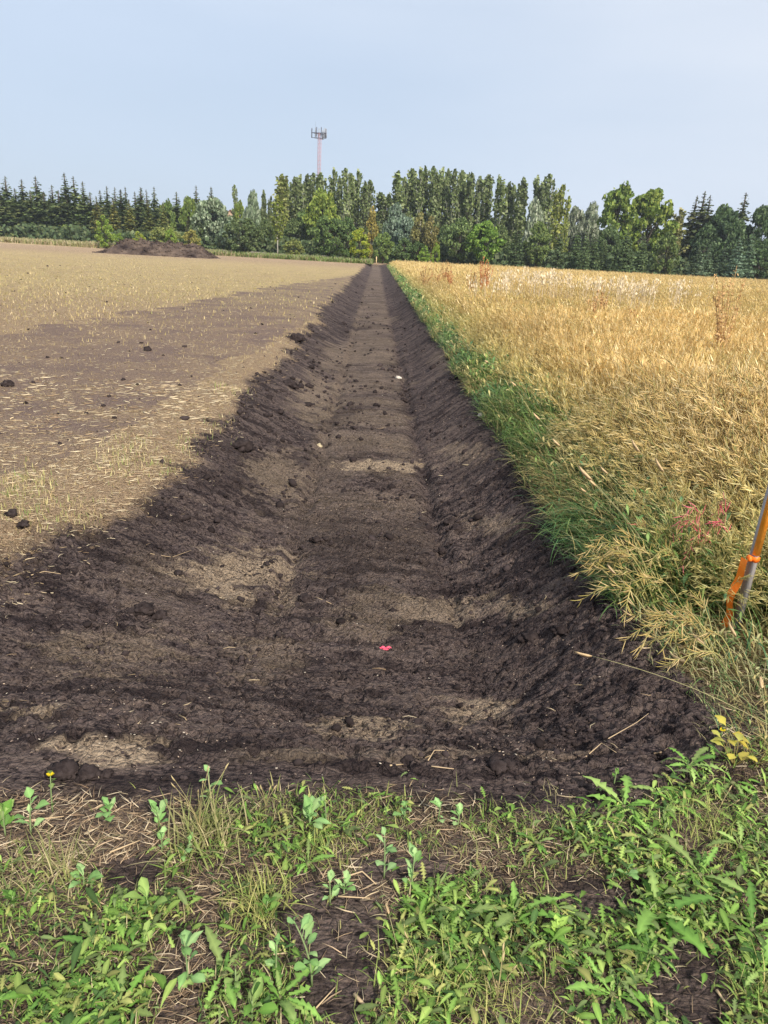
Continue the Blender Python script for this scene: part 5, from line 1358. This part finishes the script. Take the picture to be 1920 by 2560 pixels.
for i, a in enumerate([
    (1210, 640, 26, 'rust-red dock with the reddest pointed head, above the skyline of the crop', RU, 8, .28), (1222, 652, 27, 'shorter rust-red dock leaning right beside the reddest one', RU, 6, .25),
    (1845, 664, 9.5, 'tallest brown dock with a dark top, near the right edge', BRN, 10, .32), (1115, 648, 34, 'brown dock nearest to the ditch end', BRN, 6, .3),
    (1063, 660, 30, 'brown dock spray, left most of those above the crop', BRN, 8, .5), (1090, 662, 31, 'brown dock spray right of the left most one', BRN, 7, .45), (1130, 668, 28, 'orange-brown dock spray left of the reddest dock', RU, 7, .45),
    (1180, 672, 24, 'orange-brown dock spray just before the reddest dock', BRN, 7, .35), (1508, 712, 15, 'brown dock in the middle of the crop, below the pale oats', BRN, 7, .22), (1495, 722, 14.5, 'smaller brown dock left of the middle one', BRN, 5, .18),
    (1590, 760, 13, 'faint brown stalk right of the middle dock', BRN, 4, .12)]):
    dock(*a, seed=i)
def oats(u, v, d, n, sx, label, seed):
    g = np.random.default_rng(seed); t = at(u, v, d); r = thing('oat_clump', (float(t[0]), float(d), 0), label, 'grass clump', 'pale oat clumps above the crop')
    s = MB(); m = MB()
    for k in range(n):
        bx, by = g.normal(0, sx), g.normal(0, sx * .8); H = t[2] * g.uniform(.88, 1.02); a = g.uniform(0, 6.28)
        pts = np.array([(bx + math.cos(a) * .12 * q * q, by + math.sin(a) * .12 * q * q, H * q) for q in np.linspace(0, 1, 5)]); tube(s, pts[1:], .005, .003, CRM, 3)
        for j in range(9):
            q = g.uniform(.75, 1.0) * 4; i = min(3, int(q)); p = pts[i] * (1 - (q - i)) + pts[i + 1] * (q - i) + np.array([g.normal(0, .06), g.normal(0, .06), g.normal(-.02, .02)])
            m.scatter((np.array([(-.3, 0, -.8), (.3, .1, -.3), (.1, 0, .8), (-.3, .1, .3)]), np.array([(0, 1, 2, 3)]), np.zeros((0, 3), int), np.ones((4, 3))), [p], rot(np.array([g.uniform(0, 6)]), np.array([g.uniform(-.7, .7)])), [g.uniform(.03, .05) * (1 + d * .01)], [np.array((.82, .68, .46)) * g.uniform(.8, 1.1)])
    s.build('stem', M_STRAW, r); m.build('seed_heads', M_STRAW, r)
for i, a in enumerate([(1265, 672, 24, 14, .35, 'pale oats, first clump right of the red dock'), (1345, 668, 23, 30, .5, 'largest pale oat clump on the crop skyline'), (1385, 675, 22, 18, .35, 'pale oats right against the largest clump'),
                       (1440, 680, 22, 8, .2, 'small greenish oat tuft standing up alone'), (1500, 684, 21, 16, .25, 'pale oats left of the double clump'), (1555, 690, 20, 20, .35, 'left half of the double pale oat clump'),
                       (1610, 695, 18, 22, .3, 'right half of the double pale oat clump'), (1710, 697, 22, 14, .4, 'sparse white specked oats towards the right'), (1230, 690, 20, 14, .4, 'thin pale oats below the red dock')]):
    oats(*a, 300 + i)

# ------------------------------------------------------------------ lattice mast
def mast():
    D = 300.0; b = at(797, 640, D); top = at(799, 332, D)[2]; x0 = float(at(798, 380, D)[0])
    r = thing('cell_tower', (x0, D, 0), 'red and white lattice communications mast rising behind the poplars', 'mast')
    W0 = .70; corners = [(math.cos(a) * W0, math.sin(a) * W0) for a in (.5, .5 + 2.094, .5 + 4.189)]
    H = float(top); nb = 30; bh = H / nb
    for sec in range(3):
        lo = H * sec / 3 * 1.0; hi = H * (sec + 1) / 3
        if sec == 2: lo = H * .58
        if sec == 1: hi = H * .58
        m = MB()
        for (cx, cy) in corners: tube(m, [(cx, cy, lo), (cx, cy, hi)], .06, .06, (1, 1, 1), 5)
        z = lo
        while z < hi - .1:
            z2 = min(z + bh, hi)
            for k in range(3):
                a, c = corners[k], corners[(k + 1) % 3]
                tube(m, [(a[0], a[1], z), (c[0], c[1], z2)], .03, .03, (1, 1, 1), 4); tube(m, [(a[0], a[1], z2), (c[0], c[1], z2)], .03, .03, (1, 1, 1), 4)
            z = z2
        m.build('mast_section', (M_RED, M_WHITE, M_RED)[sec], r)
    m = MB(); tube(m, [(.25, -.1, 1), (.25, -.1, H)], .05, .05, (1, 1, 1), 5); m.build('cable_run', M_DARKSTEEL, r)
    m = MB(); T = [(-2.9, -1.0), (2.7, -1.6), (1.0, 2.6)]
    for z in (H - .2, H - 1.8):
        for k in range(3): tube(m, [(*T[k], z), (*T[(k + 1) % 3], z)], .11 if z > H - 1 else .06, .11 if z > H - 1 else .06, (1, 1, 1), 5); tube(m, [(0, 0, z), (*T[k], z)], .06, .06, (1, 1, 1), 4)
    m.build('platform', M_DARKSTEEL, r)
    for k in range(3):
        a, c = np.array(T[k]), np.array(T[(k + 1) % 3])
        for q in (.04, .35, .65, .96):
            p = a * (1 - q) + c * q; m = MB(); box(m, (-.14, -.10, -1.7), (.14, .10, 1.3)); tube(m, [(0, .15, -1.9), (0, .15, 1.5)], .045, .045, (1, 1, 1), 5)
            o = m.build('antenna', M_PANEL if (k + int(q * 10)) % 3 else M_DARKSTEEL, r); o.location = (p[0], p[1], H + (.3 if q in (.35, .65) else -.1)); o.rotation_euler = (0, 0, k * 2.09)
    m = MB(); tube(m, [(-1.4, -.8, H - .5), (-1.4, -.8, H + 3.6)], .035, .02, (1, 1, 1), 4); m.build('whip_antenna', M_DARKSTEEL, r)
    m = MB(); tube(m, [(-1.0, 0, H * .66), (1.0, 0, H * .66)], .2, .2, (1, 1, 1), 5); m.build('cross_arm', M_DARKSTEEL, r)
    m = MB(); box(m, (-1.6, -1.6, -.2), (1.6, 1.6, .3)); m.build('footing', M_TRACK, r)
mast()

# gable of a far shed between the willows
def shed():
    p = at(568, 524, 170); q = at(568, 560, 170); H = float(p[2])
    r = thing('shed', (float(p[0]), 176, 0), 'tan gabled building peeking between the silvery willow and the big dark bush', 'building')
    m = MB(); w2 = 1.6; h = H - 1.6
    m.add([(-w2, -3, 0), (w2, -3, 0), (w2, 3, 0), (-w2, 3, 0), (-w2, -3, h), (w2, -3, h), (w2, 3, h), (-w2, 3, h), (0, -3, H), (0, 3, H)],
          [(0, 1, 5, 4), (1, 2, 6, 5), (2, 3, 7, 6), (3, 0, 4, 7)], [(4, 5, 8), (7, 9, 6)]); m.build('wall', M_TAN, r)
    m = MB()
    for s in (-1, 1):
        V = [(0, -3.3, H + .05), (0, 3.3, H + .05), (s * (w2 + .3), 3.3, h - .2), (s * (w2 + .3), -3.3, h - .2)]; V += [(a, b, c + .12) for a, b, c in V]
        m.add(V, [(0, 1, 2, 3), (4, 7, 6, 5), (0, 3, 7, 4), (3, 2, 6, 7), (2, 1, 5, 6), (1, 0, 4, 5)])
    m.build('roof', M_ROOF, r)
    m = MB(); box(m, (-.5, -3.04, h - 2.6), (.5, -2.99, h - 1.2)); m.build('window', M_WHITE, r)
shed()

# prototypes never placed would sit at the origin: remove them
for ps in PROTO.values():
    for p in ps:
        if p.name not in used:
            for ch in list(p.children): bpy.data.objects.remove(ch)
            bpy.data.objects.remove(p)
